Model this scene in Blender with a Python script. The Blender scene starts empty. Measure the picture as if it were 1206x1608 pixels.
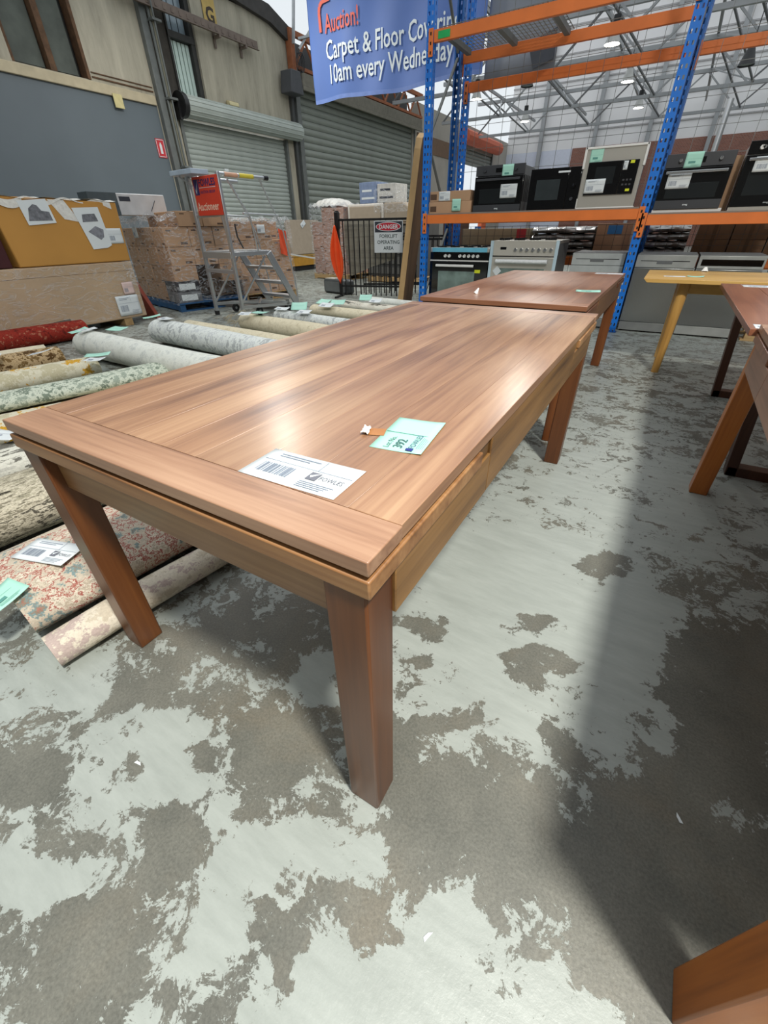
import bpy, math, random
import numpy as np
from mathutils import Vector, Matrix, Euler
random.seed(7)
PI = math.pi
sc = bpy.context.scene
COL = sc.collection

# ------------------------------------------------------------------ camera, world, light, exposure
cam_d = bpy.data.cameras.new('camera'); cam = bpy.data.objects.new('camera', cam_d); COL.objects.link(cam)
yaw, pitch, roll = 0.5437, 0.6012, -0.0166
cy_, sy_ = math.cos(yaw), math.sin(yaw); cp_, sp_ = math.cos(pitch), math.sin(pitch)
D = Vector((-sy_*cp_, cy_*cp_, -sp_)); R0 = Vector((cy_, sy_, 0)); U0 = R0.cross(D)
Rv = math.cos(roll)*R0 + math.sin(roll)*U0; Uv = -math.sin(roll)*R0 + math.cos(roll)*U0
m = Matrix((Rv, Uv, -D)).transposed().to_4x4(); m.translation = Vector((0.2212, -0.3247, 1.1172))
cam.matrix_world = m
cam_d.sensor_fit = 'VERTICAL'; cam_d.sensor_height = 24.0; cam_d.lens = 24.0*648.9/1608.0
cam_d.clip_start = 0.02; cam_d.clip_end = 200
sc.camera = cam

world = bpy.data.worlds.new('world'); sc.world = world; world.use_nodes = True
bg = world.node_tree.nodes['Background']; bg.inputs[0].default_value = (0.90, 0.96, 1.0, 1); bg.inputs[1].default_value = 0.82
sc.view_settings.view_transform = 'Standard'; sc.view_settings.look = 'None'
sc.view_settings.exposure = 0.15; sc.view_settings.gamma = 1.0; sc.view_settings.use_curve_mapping = False
sc.cycles.max_bounces = 6; sc.cycles.diffuse_bounces = 3; sc.cycles.glossy_bounces = 3; sc.cycles.transparent_max_bounces = 12
sc.cycles.caustics_reflective = False; sc.cycles.caustics_refractive = False

def area_lamp(name, loc, size, power, color=(1, .97, .9), rot=(0, 0, 0), size_y=None):
    l = bpy.data.lights.new(name, 'AREA'); l.energy = power; l.color = color
    l.shape = 'RECTANGLE' if size_y else 'DISK'; l.size = size
    if size_y: l.size_y = size_y
    o = bpy.data.objects.new(name, l); o.location = loc; o.rotation_euler = rot; COL.objects.link(o); return o
area_lamp('high_bay_light', (1.95, -0.75, 5.0), 0.60, 400)          # the lamp over the aisle beside the table
area_lamp('high_bay_light', (-2.65, 12.2, 5.0), 0.55, 180)
area_lamp('high_bay_light', (-7.2, 7.0, 5.0), 0.55, 120)

# ------------------------------------------------------------------ materials
def srgb(c):
    return tuple(((x/255)/12.92 if x/255 <= .04045 else ((x/255+.055)/1.055)**2.4) for x in c) + (1,)
MATS = {}
def mat_base(name):
    m = bpy.data.materials.new(name); m.use_nodes = True
    nt = m.node_tree; return m, nt, nt.nodes['Principled BSDF']
def plain(name, col, rough=.6, metal=0, noise=0.10, scale=8, bump=0.0, coat=0, emit=None, spec=.5, rnd=0.0):
    """colour with a gentle procedural mottling"""
    if name in MATS: return MATS[name]
    m, nt, b = mat_base(name); N = nt.nodes; L = nt.links
    c = srgb(col)
    tc = N.new('ShaderNodeTexCoord'); nz = N.new('ShaderNodeTexNoise'); nz.inputs['Scale'].default_value = scale; nz.inputs['Detail'].default_value = 5
    L.new(tc.outputs['Object'], nz.inputs['Vector'])
    cr = N.new('ShaderNodeValToRGB'); cr.color_ramp.elements[0].position = .3; cr.color_ramp.elements[1].position = .7
    lo = tuple(x*(1-noise) for x in c[:3])+(1,); hi = tuple(min(1, x*(1+noise)) for x in c[:3])+(1,)
    cr.color_ramp.elements[0].color = lo; cr.color_ramp.elements[1].color = hi
    L.new(nz.outputs['Fac'], cr.inputs[0]); out = cr.outputs[0]
    if rnd:
        oi = N.new('ShaderNodeObjectInfo'); hsv = N.new('ShaderNodeHueSaturation'); mr = N.new('ShaderNodeMapRange')
        mr.inputs[3].default_value = 1-rnd; mr.inputs[4].default_value = 1+rnd
        L.new(oi.outputs['Random'], mr.inputs[0]); L.new(mr.outputs[0], hsv.inputs['Value']); L.new(out, hsv.inputs['Color']); out = hsv.outputs[0]
    L.new(out, b.inputs['Base Color'])
    b.inputs['Roughness'].default_value = rough; b.inputs['Metallic'].default_value = metal
    b.inputs['Specular IOR Level'].default_value = spec
    if coat: b.inputs['Coat Weight'].default_value = coat; b.inputs['Coat Roughness'].default_value = .1
    if bump:
        bp = N.new('ShaderNodeBump'); bp.inputs['Strength'].default_value = bump; bp.inputs['Distance'].default_value = .01
        L.new(nz.outputs['Fac'], bp.inputs['Height']); L.new(bp.outputs[0], b.inputs['Normal'])
    if emit: b.inputs['Emission Color'].default_value = srgb(col); b.inputs['Emission Strength'].default_value = emit
    MATS[name] = m; return m

def wood(name, dark, mid, light, axis='Y', rough=.3, coat=.0, scale=1.0, rnd=.10, contrast=1.0):
    """long streaky grain running along the given object axis"""
    if name in MATS: return MATS[name]
    m, nt, b = mat_base(name); N = nt.nodes; L = nt.links
    tc = N.new('ShaderNodeTexCoord'); oi = N.new('ShaderNodeObjectInfo')
    cmb = N.new('ShaderNodeCombineXYZ'); mul = N.new('ShaderNodeMath'); mul.operation = 'MULTIPLY'; mul.inputs[1].default_value = 37.0
    L.new(oi.outputs['Random'], mul.inputs[0])
    for k in range(3): L.new(mul.outputs[0], cmb.inputs[k])
    def coords(across, along):
        mp = N.new('ShaderNodeMapping'); s = [across*scale]*3; s['XYZ'.index(axis)] = along*scale
        mp.inputs['Scale'].default_value = s
        ad = N.new('ShaderNodeVectorMath'); ad.operation = 'ADD'
        L.new(tc.outputs['Object'], mp.inputs[0]); L.new(mp.outputs[0], ad.inputs[0]); L.new(cmb.outputs[0], ad.inputs[1]); return ad.outputs[0]
    n1 = N.new('ShaderNodeTexNoise'); n1.inputs['Scale'].default_value = 1; n1.inputs['Detail'].default_value = 6; n1.inputs['Roughness'].default_value = .6; n1.inputs['Distortion'].default_value = .6
    L.new(coords(14, .9), n1.inputs['Vector'])
    n2 = N.new('ShaderNodeTexNoise'); n2.inputs['Scale'].default_value = 1; n2.inputs['Detail'].default_value = 4
    L.new(coords(110, 3), n2.inputs['Vector'])
    n3 = N.new('ShaderNodeTexNoise'); n3.inputs['Scale'].default_value = 1; n3.inputs['Detail'].default_value = 2
    L.new(coords(4, 1.6), n3.inputs['Vector'])
    mx = N.new('ShaderNodeMix'); mx.data_type = 'FLOAT'; mx.inputs[0].default_value = .28
    L.new(n1.outputs['Fac'], mx.inputs[2]); L.new(n2.outputs['Fac'], mx.inputs[3])
    mx2 = N.new('ShaderNodeMix'); mx2.data_type = 'FLOAT'; mx2.inputs[0].default_value = .3
    L.new(mx.outputs[0], mx2.inputs[2]); L.new(n3.outputs['Fac'], mx2.inputs[3])
    cr = N.new('ShaderNodeValToRGB'); e = cr.color_ramp.elements
    w = .17/contrast
    e[0].position = .5-w; e[0].color = srgb(dark); e[1].position = .5+w; e[1].color = srgb(light)
    k = e.new(.49); k.color = srgb(mid)
    L.new(mx2.outputs[0], cr.inputs[0])
    hsv = N.new('ShaderNodeHueSaturation'); mr = N.new('ShaderNodeMapRange'); mr.inputs[3].default_value = 1-rnd; mr.inputs[4].default_value = 1+rnd
    L.new(oi.outputs['Random'], mr.inputs[0]); L.new(mr.outputs[0], hsv.inputs['Value']); L.new(cr.outputs[0], hsv.inputs['Color'])
    L.new(hsv.outputs[0], b.inputs['Base Color'])
    b.inputs['Roughness'].default_value = rough; b.inputs['Coat Weight'].default_value = coat; b.inputs['Coat Roughness'].default_value = .26
    bp = N.new('ShaderNodeBump'); bp.inputs['Strength'].default_value = .08; bp.inputs['Distance'].default_value = .002
    L.new(n2.outputs['Fac'], bp.inputs['Height']); L.new(bp.outputs[0], b.inputs['Normal'])
    MATS[name] = m; return m

def steel(name, col, rough=.28, axis='X', metal=.85):
    """brushed stainless steel"""
    if name in MATS: return MATS[name]
    m, nt, b = mat_base(name); N = nt.nodes; L = nt.links
    tc = N.new('ShaderNodeTexCoord'); mp = N.new('ShaderNodeMapping'); s = [300, 300, 300]; s['XYZ'.index(axis)] = 3
    mp.inputs['Scale'].default_value = s; nz = N.new('ShaderNodeTexNoise'); nz.inputs['Scale'].default_value = 1; nz.inputs['Detail'].default_value = 2
    L.new(tc.outputs['Object'], mp.inputs[0]); L.new(mp.outputs[0], nz.inputs['Vector'])
    mr = N.new('ShaderNodeMapRange'); mr.inputs[3].default_value = rough-.02; mr.inputs[4].default_value = rough+.03
    L.new(nz.outputs['Fac'], mr.inputs[0]); L.new(mr.outputs[0], b.inputs['Roughness'])
    b.inputs['Base Color'].default_value = srgb(col); b.inputs['Metallic'].default_value = metal
    b.inputs['Anisotropic'].default_value = .6
    MATS[name] = m; return m

def film(name, tint=(235, 240, 245), amount=.17, scale=7, rough=.12):
    """crumpled clear stretch wrap"""
    if name in MATS: return MATS[name]
    m, nt, b = mat_base(name); N = nt.nodes; L = nt.links
    tc = N.new('ShaderNodeTexCoord'); mp = N.new('ShaderNodeMapping'); mp.inputs['Scale'].default_value = (1, 1, 2.6)
    nz = N.new('ShaderNodeTexNoise'); nz.inputs['Scale'].default_value = scale*.45; nz.inputs['Detail'].default_value = 4; nz.inputs['Distortion'].default_value = 2.5
    L.new(tc.outputs['Object'], mp.inputs[0]); L.new(mp.outputs[0], nz.inputs['Vector'])
    bp = N.new('ShaderNodeBump'); bp.inputs['Strength'].default_value = 1.0; bp.inputs['Distance'].default_value = .06
    L.new(nz.outputs['Fac'], bp.inputs['Height']); L.new(bp.outputs[0], b.inputs['Normal'])
    sb = N.new('ShaderNodeMath'); sb.operation = 'SUBTRACT'; sb.inputs[1].default_value = .5; L.new(nz.outputs['Fac'], sb.inputs[0])
    ab = N.new('ShaderNodeMath'); ab.operation = 'ABSOLUTE'; L.new(sb.outputs[0], ab.inputs[0])
    cr = N.new('ShaderNodeMapRange'); cr.inputs[1].default_value = .004; cr.inputs[2].default_value = .05; cr.inputs[3].default_value = min(1, amount*2.2); cr.inputs[4].default_value = amount*.25  # thin pale crease lines in the alpha paint the film's crinkle highlights
    L.new(ab.outputs[0], cr.inputs[0]); L.new(cr.outputs[0], b.inputs['Alpha'])
    b.inputs['Base Color'].default_value = srgb(tint); b.inputs['Roughness'].default_value = rough; b.inputs['Specular IOR Level'].default_value = .9
    MATS[name] = m; return m

def rug(name, cols, scale=7, stripes=0.0, axis='X', speck=.3, rough=.95):
    """woven pile with a worn, patchy pattern"""
    if name in MATS: return MATS[name]
    m, nt, b = mat_base(name); N = nt.nodes; L = nt.links
    tc = N.new('ShaderNodeTexCoord'); mp = N.new('ShaderNodeMapping'); s = [1, 1, 1]; s['XYZ'.index(axis)] = .25 if stripes else 1
    mp.inputs['Scale'].default_value = s
    nz = N.new('ShaderNodeTexNoise'); nz.inputs['Scale'].default_value = scale; nz.inputs['Detail'].default_value = 8; nz.inputs['Roughness'].default_value = .72
    L.new(tc.outputs['Object'], mp.inputs[0]); L.new(mp.outputs[0], nz.inputs['Vector'])
    cr = N.new('ShaderNodeValToRGB'); e = cr.color_ramp.elements; n = len(cols)
    e[0].position = .36; e[0].color = srgb(cols[0]); e[1].position = .64; e[1].color = srgb(cols[-1])
    for i in range(1, n-1):
        k = e.new(.36+.28*i/(n-1)); k.color = srgb(cols[i])
    cr.color_ramp.interpolation = 'CONSTANT' if n > 3 else 'LINEAR'
    L.new(nz.outputs['Fac'], cr.inputs[0])
    fn = N.new('ShaderNodeTexNoise'); fn.inputs['Scale'].default_value = 140; fn.inputs['Detail'].default_value = 2
    L.new(tc.outputs['Object'], fn.inputs['Vector'])
    mr = N.new('ShaderNodeMapRange'); mr.inputs[3].default_value = 1-speck; mr.inputs[4].default_value = 1+speck
    L.new(fn.outputs['Fac'], mr.inputs[0])
    hsv = N.new('ShaderNodeHueSaturation'); L.new(mr.outputs[0], hsv.inputs['Value']); L.new(cr.outputs[0], hsv.inputs['Color'])
    L.new(hsv.outputs[0], b.inputs['Base Color']); b.inputs['Roughness'].default_value = rough; b.inputs['Specular IOR Level'].default_value = .15
    bp = N.new('ShaderNodeBump'); bp.inputs['Strength'].default_value = .6; bp.inputs['Distance'].default_value = .004
    L.new(fn.outputs['Fac'], bp.inputs['Height']); L.new(bp.outputs[0], b.inputs['Normal'])
    MATS[name] = m; return m

# ------------------------------------------------------------------ mesh helpers
class MB:
    def __init__(s): s.v = []; s.f = []
    def add(s, vs, fs):
        o = len(s.v); s.v += [tuple(v) for v in vs]; s.f += [tuple(i+o for i in f) for f in fs]; return s
    def box(s, x0, x1, y0, y1, z0, z1):
        x0, x1 = min(x0, x1), max(x0, x1); y0, y1 = min(y0, y1), max(y0, y1); z0, z1 = min(z0, z1), max(z0, z1)
        return s.add([(x0,y0,z0),(x1,y0,z0),(x1,y1,z0),(x0,y1,z0),(x0,y0,z1),(x1,y0,z1),(x1,y1,z1),(x0,y1,z1)],
                     [(0,3,2,1),(4,5,6,7),(0,1,5,4),(1,2,6,5),(2,3,7,6),(3,0,4,7)])
    def bar(s, p, q, w, h, up=(0, 0, 1)):
        p = Vector(p); q = Vector(q); d = (q-p).normalized(); u = Vector(up)
        if abs(d.dot(u)) > .98: u = Vector((0, 1, 0))
        a = d.cross(u).normalized()*w/2; c = a.cross(d).normalized()*h/2
        return s.add([p-a-c, p+a-c, p+a+c, p-a+c, q-a-c, q+a-c, q+a+c, q-a+c],
                     [(0,3,2,1),(4,5,6,7),(0,1,5,4),(1,2,6,5),(2,3,7,6),(3,0,4,7)])
    def cyl(s, p, q, r, n=12, r2=None, caps=True):
        p = Vector(p); q = Vector(q); d = (q-p).normalized(); u = Vector((0, 0, 1)) if abs(d.z) < .9 else Vector((1, 0, 0))
        a = d.cross(u).normalized(); c = d.cross(a); r2 = r if r2 is None else r2
        vs = [p+(a*math.cos(2*PI*i/n)+c*math.sin(2*PI*i/n))*r for i in range(n)] + [q+(a*math.cos(2*PI*i/n)+c*math.sin(2*PI*i/n))*r2 for i in range(n)]
        fs = [(i, n+i, n+(i+1) % n, (i+1) % n) for i in range(n)]
        if caps: fs += [tuple(range(n)), tuple(reversed(range(n, 2*n)))]
        return s.add(vs, fs)
    def tube(s, pts, r, n=8):
        for a, b in zip(pts[:-1], pts[1:]): s.cyl(a, b, r, n)
        return s
    def prism(s, poly, fn0, fn1):
        """poly: 2D outline; fn0/fn1 map (a,b) to 3D on both ends"""
        n = len(poly); vs = [fn0(*p) for p in poly]+[fn1(*p) for p in poly]
        return s.add(vs, [(i, (i+1) % n, n+(i+1) % n, n+i) for i in range(n)]+[tuple(reversed(range(n))), tuple(range(n, 2*n))])
    def grid(s, fn, nu, nv):
        vs = [fn(i/nu, j/nv) for j in range(nv+1) for i in range(nu+1)]
        return s.add(vs, [(j*(nu+1)+i, j*(nu+1)+i+1, (j+1)*(nu+1)+i+1, (j+1)*(nu+1)+i) for j in range(nv) for i in range(nu)])
    def mesh(s, name, smooth=None):
        me = bpy.data.meshes.new(name); me.from_pydata(s.v, [], s.f)
        me.validate(); me.update()
        if smooth is not None:
            me.polygons.foreach_set('use_smooth', [True]*len(me.polygons)); me.set_sharp_from_angle(angle=math.radians(smooth))
        return me
def link_mesh(name, me, mat, parent=None, loc=(0, 0, 0), rot=(0, 0, 0)):
    o = bpy.data.objects.new(name, me); COL.objects.link(o)
    if mat is not None and not me.materials: me.materials.append(mat)
    o.parent = parent; o.location = loc; o.rotation_euler = rot; return o
def part(name, mb, mat, parent=None, bevel=0, smooth=None, loc=(0, 0, 0), rot=(0, 0, 0), seg=2, stuff=False, label=None):
    if bevel and smooth is None: smooth = 35
    o = link_mesh(name, mb.mesh(name, smooth), mat, parent, loc, rot)
    if bevel:
        b = o.modifiers.new('bevel', 'BEVEL'); b.width = bevel; b.segments = seg; b.limit_method = 'ANGLE'; b.angle_limit = math.radians(40)
    if stuff: o['kind'] = 'stuff'
    if label: o['label'] = label
    return o
def thing(name, label, cat, loc=(0, 0, 0), rot=(0, 0, 0), group=None):
    o = bpy.data.objects.new(name, None); o.empty_display_size = .1; COL.objects.link(o); o.location = loc
    o.rotation_euler = rot if not isinstance(rot, (int, float)) else (0, 0, rot)
    return tag(o, label, cat, group)
def tag(o, label, cat, group=None):
    o['label'] = label; o['category'] = cat
    if group: o['group'] = group
    return o
def struct(name, mb, mat, parent=None, **k):
    o = part(name, mb, mat, parent, **k)
    if parent is None: o['kind'] = 'structure'
    return o
def copy_tree(o, parent=None):
    c = o.copy(); COL.objects.link(c); c.parent = parent
    for ch in list(o.children): copy_tree(ch, c)
    return c
TEXT = {}
def text_part(name, s, size, mat, parent, loc, rot=(0, 0, 0), weight=0.0, align='LEFT', warp=None, xs=1.0):
    key = (s, size, weight, align, xs)
    if key in TEXT and warp is None: me = TEXT[key]
    else:
        cu = bpy.data.curves.new('t', 'FONT'); cu.body = s; cu.size = size; cu.offset = weight; cu.align_x = align; cu.resolution_u = 2
        to = bpy.data.objects.new('t', cu); COL.objects.link(to)
        me = bpy.data.meshes.new_from_object(to.evaluated_get(bpy.context.evaluated_depsgraph_get()))
        bpy.data.objects.remove(to); me.materials.clear(); me.name = 'lettering'
        if xs != 1.0:
            for v in me.vertices: v.co.x *= xs
        if warp:
            for v in me.vertices: v.co = warp(v.co)
        else: TEXT[key] = me
    me2 = me if (not me.materials or me.materials[0] == mat) else me.copy()
    if me2 is not me: me2.materials.clear()
    return link_mesh(name, me2, mat, parent, loc, rot)

# ------------------------------------------------------------------ palette
W_TOP = wood('warm_wood', (104, 68, 50), (154, 114, 84), (184, 146, 112), 'Y', .42, .55, rnd=.08, contrast=1.15)
W_TOPX = wood('warm_wood_cross', (116, 80, 60), (162, 122, 94), (190, 152, 122), 'X', .42, .55, rnd=.05, contrast=1.15)
W_EDGE = wood('wood_edge', (84, 56, 28), (128, 92, 50), (154, 114, 66), 'Y', .4, .1, rnd=.06, contrast=1.3)
W_EDGEX = wood('wood_edge_cross', (92, 58, 34), (150, 106, 66), (182, 138, 92), 'X', .38, .15, rnd=.06, scale=.8, contrast=1.4)
W_LEG = wood('wood_leg', (74, 38, 14), (100, 56, 24), (120, 72, 34), 'Z', .38, .15, rnd=.06)
R_TOP = wood('red_wood', (106, 66, 46), (148, 100, 74), (176, 128, 96), 'Y', .34, .4, rnd=.08)
R_TOPX = wood('red_wood_cross', (106, 66, 46), (146, 98, 72), (170, 122, 90), 'X', .34, .4, rnd=.08)
R_EDGE = wood('red_wood_edge', (76, 48, 30), (108, 72, 46), (128, 90, 58), 'Y', .4, .1)
R_EDGEX = wood('red_wood_edge_cross', (74, 42, 26), (98, 58, 36), (112, 70, 44), 'X', .4, .1)
R_LEG = wood('red_wood_leg', (76, 38, 16), (112, 62, 28), (132, 78, 38), 'Z', .38, .15)
PAPER = plain('white_paper', (220, 226, 228), .55, noise=.02)
GREEN = plain('mint_paper', (170, 222, 204), .6, noise=.02)
INK = plain('ink', (48, 52, 62), .6, noise=0)
GREYINK = plain('grey_ink', (140, 150, 165), .6, noise=0)
BLUEINK = plain('blue_ink', (40, 52, 130), .6, noise=0)
GREENINK = plain('green_ink', (90, 150, 140), .6, noise=0)
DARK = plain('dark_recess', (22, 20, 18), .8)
BLACK = plain('black_metal', (22, 22, 24), .4)
RUBBER = plain('black_rubber', (24, 24, 26), .7)
ALU = steel('aluminium', (205, 208, 210), .34, 'Z')
ALUX = steel('aluminium_cross', (205, 208, 210), .34, 'X')
CARD = plain('cardboard', (182, 146, 114), .75, noise=.08, scale=3, rnd=.10)
CARD_Y = plain('yellow_cardboard', (190, 138, 66), .7, noise=.06, scale=2)
CARD_G = plain('grey_brown_cardboard', (184, 158, 128), .7, noise=.08, scale=2)

# ------------------------------------------------------------------ papers
def fold_mark(mb, x, y, s):
    mb.prism([(x, y), (x+s, y), (x+s, y+s), (x+s*.2, y+s*.55)], lambda a, b: (a, b, .0008), lambda a, b: (a, b, .0012))
    return mb
def paper(name, label, cat, w, h, kind, loc, rot, parent=None, group=None, detail=2, curl=0.0, number='392'):
    """A printed sheet lying in its own XY plane: white tag with barcode or mint lot ticket."""
    g = MB()
    def fn(u, v):
        return ((u-.5)*w, (v-.5)*h, curl*((2*u-1)**2)*.5+curl*.6*max(0, u+v-1.4))
    g.grid(fn, 8, 6)
    o = part(name, g, PAPER if kind == 'white' else GREEN, parent, smooth=60, loc=loc, rot=rot)
    sm = o.modifiers.new('thickness', 'SOLIDIFY'); sm.thickness = .0006
    if parent is None: tag(o, label, cat, group)
    up = .0012+curl*.12
    if kind == 'white':
        b = MB(); x = -w*.40
        r = random.Random(3)
        while x < -w*.06:
            ww = r.choice([.4, .8, 1.2])*w*.011
            b.box(x, x+ww, -h*.30, h*.02, up, up+.0003); x += ww+w*.012*r.choice([.6, 1, 1.3])
        part('barcode', b, GREYINK, o)
        l = MB(); l.box(-w*.45, w*.48, h*.115, h*.125, up, up+.0003)
        if detail > 0:
            l.box(w*.13, w*.135, h*.12, h*.45, up, up+.0003)
            for k in range(2): l.box(-w*.36, w*.08-k*w*.1, h*(.36-k*.07), h*(.385-k*.07), up, up+.0003)
            for k in range(4): l.box(w*.08, w*.42-k*w*.03, -h*(.26+k*.05), -h*(.275+k*.05), up, up+.0003)
        part('printed_lines', l, GREYINK, o)
        if detail > 1:
            k = MB(); s = h*.2
            k.prism([(w*.10, -h*.18), (w*.10+s, -h*.18), (w*.10+s, h*.06), (w*.10, h*.06)], lambda a, b: (a, b, up), lambda a, b: (a, b, up+.0003))
            lg = part('logo', k, plain('logo_grey', (110, 112, 122), .6, noise=0), o)
            k = MB(); k.prism([(w*.115, -h*.05), (w*.135, -h*.12), (w*.10+s, h*.06), (w*.13, -h*.04)], lambda a, b: (a, b, up+.0004), lambda a, b: (a, b, up+.0006))
            part('logo_tick', k, PAPER, lg)
            text_part('lettering', 'FOWLES', h*.17, plain('logo_grey', (110, 112, 122)), o, (w*.212, -h*.12, up+.0002), xs=.74)
    else:
        l = MB(); l.box(-w*.46, w*.46, h*.06, h*.066, up, up+.0003)
        if detail > 0:
            for k in range(3): l.box(-w*.10, w*.40-k*w*.06, -h*(.30+k*.045), -h*(.308+k*.045), up, up+.0003)
        part('printed_lines', l, GREENINK, o)
        if detail > 1:
            text_part('lettering', 'Lot No.', h*.11, plain('ticket_ink', (70, 110, 110), noise=0), o, (-w*.43, -h*.10, up+.0002), rot=(0, 0, 0))
            text_part('lettering', number, h*.19, plain('ticket_ink', (70, 110, 110)), o, (-w*.36, -h*.30, up+.0002), weight=.0008)
            text_part('lettering', 'FOWLES', h*.12, BLUEINK, o, (-w*.04, -h*.24, up+.0002), weight=.0005)
            k = MB(); k.box(-w*.13, -w*.06, -h*.25, -h*.15, up, up+.0003); part('logo', k, BLUEINK, o)
        elif detail == 1:
            k = MB(); k.box(-w*.28, w*.12, -h*.22, -h*.08, up, up+.0003); part('lot_number', k, GREENINK, o)
    return o

# ================================================================== THE SETTING
WX = -10.8      # face of the left wall
BY = 34.0       # face of the far wall
# ---- floor: bare concrete under worn, flaking pale paint
PATCH = [[-0.56,-0.18,0.16,0.09,0.11,-0.08,1.0],[-0.57,-0.46,0.13,0.08,0.05,-0.02,1.0],[-1.05,-0.22,0.17,0.1,0.13,-0.06,0.4],[-0.38,-0.27,0.07,0.04,0.05,-0.04,-1.6],[-0.48,-0.12,0.04,0.02,0.04,-0.03,-1.6],[-0.6,-0.24,0.04,0.02,0.04,-0.03,-1.6],[-0.77,-0.08,0.07,0.04,0.06,-0.04,-1.0],[-0.18,-0.18,0.11,0.06,0.05,-0.05,0.7],[-0.17,-0.34,0.06,0.04,0.04,-0.03,0.6],[-0.16,-0.25,0.07,0.04,0.05,-0.05,0.6],[0.05,-0.29,0.11,0.06,0.04,-0.05,1.0],[-0.38,-0.48,0.13,0.08,0.08,-0.04,-1.0],[-0.76,-0.37,0.1,0.06,0.09,-0.04,-1.0],[-0.28,-0.0,0.14,0.08,0.06,-0.07,-0.9],[-0.68,0.19,0.24,0.14,0.09,-0.09,-0.7],[0.03,-0.18,0.05,0.03,0.02,-0.03,-0.8],[0.1,0.77,0.36,0.21,0.11,-0.4,1.1],[0.35,1.77,0.54,0.3,0.05,-0.52,0.6],[-0.21,0.99,0.28,0.16,0.13,-0.33,0.8],[0.21,0.59,0.08,0.05,0.02,-0.07,-2.0],[0.34,1.17,0.08,0.05,0.01,-0.07,-1.8],[0.15,0.74,0.08,0.04,0.01,-0.05,-1.8],[-0.15,0.57,0.06,0.03,0.02,-0.05,-1.6],[-0.11,0.43,0.04,0.02,0.02,-0.03,-1.5],[0.01,0.27,0.04,0.03,0.01,-0.03,-1.4],[0.32,0.39,0.04,0.02,0.01,-0.03,-1.2],[0.11,0.3,0.06,0.04,0.01,-0.04,-1.0],[0.71,0.83,0.18,0.1,-0.02,-0.26,-1.1],[0.63,0.3,0.18,0.1,-0.01,-0.24,-1.2],[0.24,0.12,0.22,0.13,0.04,-0.11,-1.0],[0.52,0.1,0.14,0.08,0.01,-0.12,-1.1],[0.39,0.26,0.04,0.02,0.01,-0.08,0.9],[0.69,0.39,0.03,0.02,-0.0,-0.06,1.0],[0.57,0.55,0.04,0.03,0.0,-0.11,0.8],[0.24,-0.1,0.1,0.06,0.02,-0.04,0.8],[0.17,-0.23,0.11,0.06,0.03,-0.05,1.0],[0.42,-0.06,0.04,0.02,0.01,-0.05,0.8],[0.24,-0.17,0.1,0.06,0.01,-0.03,0.7],[0.0,0.01,0.06,0.03,0.01,-0.02,0.9],[-0.37,0.21,0.05,0.03,0.07,-0.08,1.3],[-0.6,0.2,0.05,0.03,0.04,-0.04,0.9],[-0.88,0.17,0.09,0.05,0.05,-0.04,0.6],[-0.51,0.29,0.11,0.06,0.05,-0.06,-0.7],[-0.04,0.14,0.07,0.04,0.04,-0.07,-0.8],[-0.07,-0.27,0.03,0.02,0.03,-0.04,-0.8],[0.12,-0.15,0.06,0.04,0.01,-0.02,-0.5],[0.13,0.35,0.12,0.07,0.02,-0.07,0.3],[-0.01,-0.11,0.07,0.04,0.03,-0.04,0.25],[-0.14,2.17,0.54,0.3,0.11,-0.47,0.15],[0.47,0.85,0.11,0.06,0.02,-0.33,0.5]]
def floor_mesh():
    xs = np.concatenate([np.linspace(-11.2, -3, 24)[:-1], np.linspace(-3, -1.3, 30)[:-1], np.linspace(-1.3, 1.0, 150)[:-1], np.linspace(1.0, 9.8, 30)])
    ys = np.concatenate([np.linspace(-6.2, -.8, 14)[:-1], np.linspace(-.8, 2.2, 190)[:-1], np.linspace(2.2, 8, 60)[:-1], np.linspace(8, 34.2, 30)])
    X, Y = np.meshgrid(xs, ys); n0 = len(xs); n1 = len(ys)
    V = np.stack([X.ravel(), Y.ravel(), np.zeros(X.size)], 1)
    bias = np.where(V[:, 1] > 2.4, .12, -0.02)
    def lat(fx, fy, ph): return np.sin(V[:, 0]*fx+ph+1.7*np.sin(V[:, 1]*fy*.7+ph*2))*np.cos(V[:, 1]*fy-ph+1.3*np.sin(V[:, 0]*fx*.6))
    QX = V[:, 0]+.022*lat(31, 37, .4)+.012*lat(71, 63, 1.9)+.03*lat(11, 14, 2.2); QY = V[:, 1]+.022*lat(35, 29, 2.7)+.012*lat(67, 79, .3)+.03*lat(13, 10, .9)
    for cx, cy, ax, ay, bx, by, s in PATCH:
        M = np.linalg.inv(np.array([[ax, bx], [ay, by]])); d = M @ np.stack([QX-cx, QY-cy]); r = np.sqrt((d**2).sum(0))
        bias += s*np.clip(1.35-r, 0, .8)/.8
    me = bpy.data.meshes.new('floor'); i = np.arange((n1-1)*(n0-1)); a = (i//(n0-1))*n0+i % (n0-1)
    F = np.stack([a, a+1, a+n0+1, a+n0], 1)
    me.from_pydata(V.tolist(), [], F.tolist())
    at = me.attributes.new('paint', 'FLOAT', 'POINT'); at.data.foreach_set('value', bias.astype(np.float32)); me.update(); return me
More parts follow.
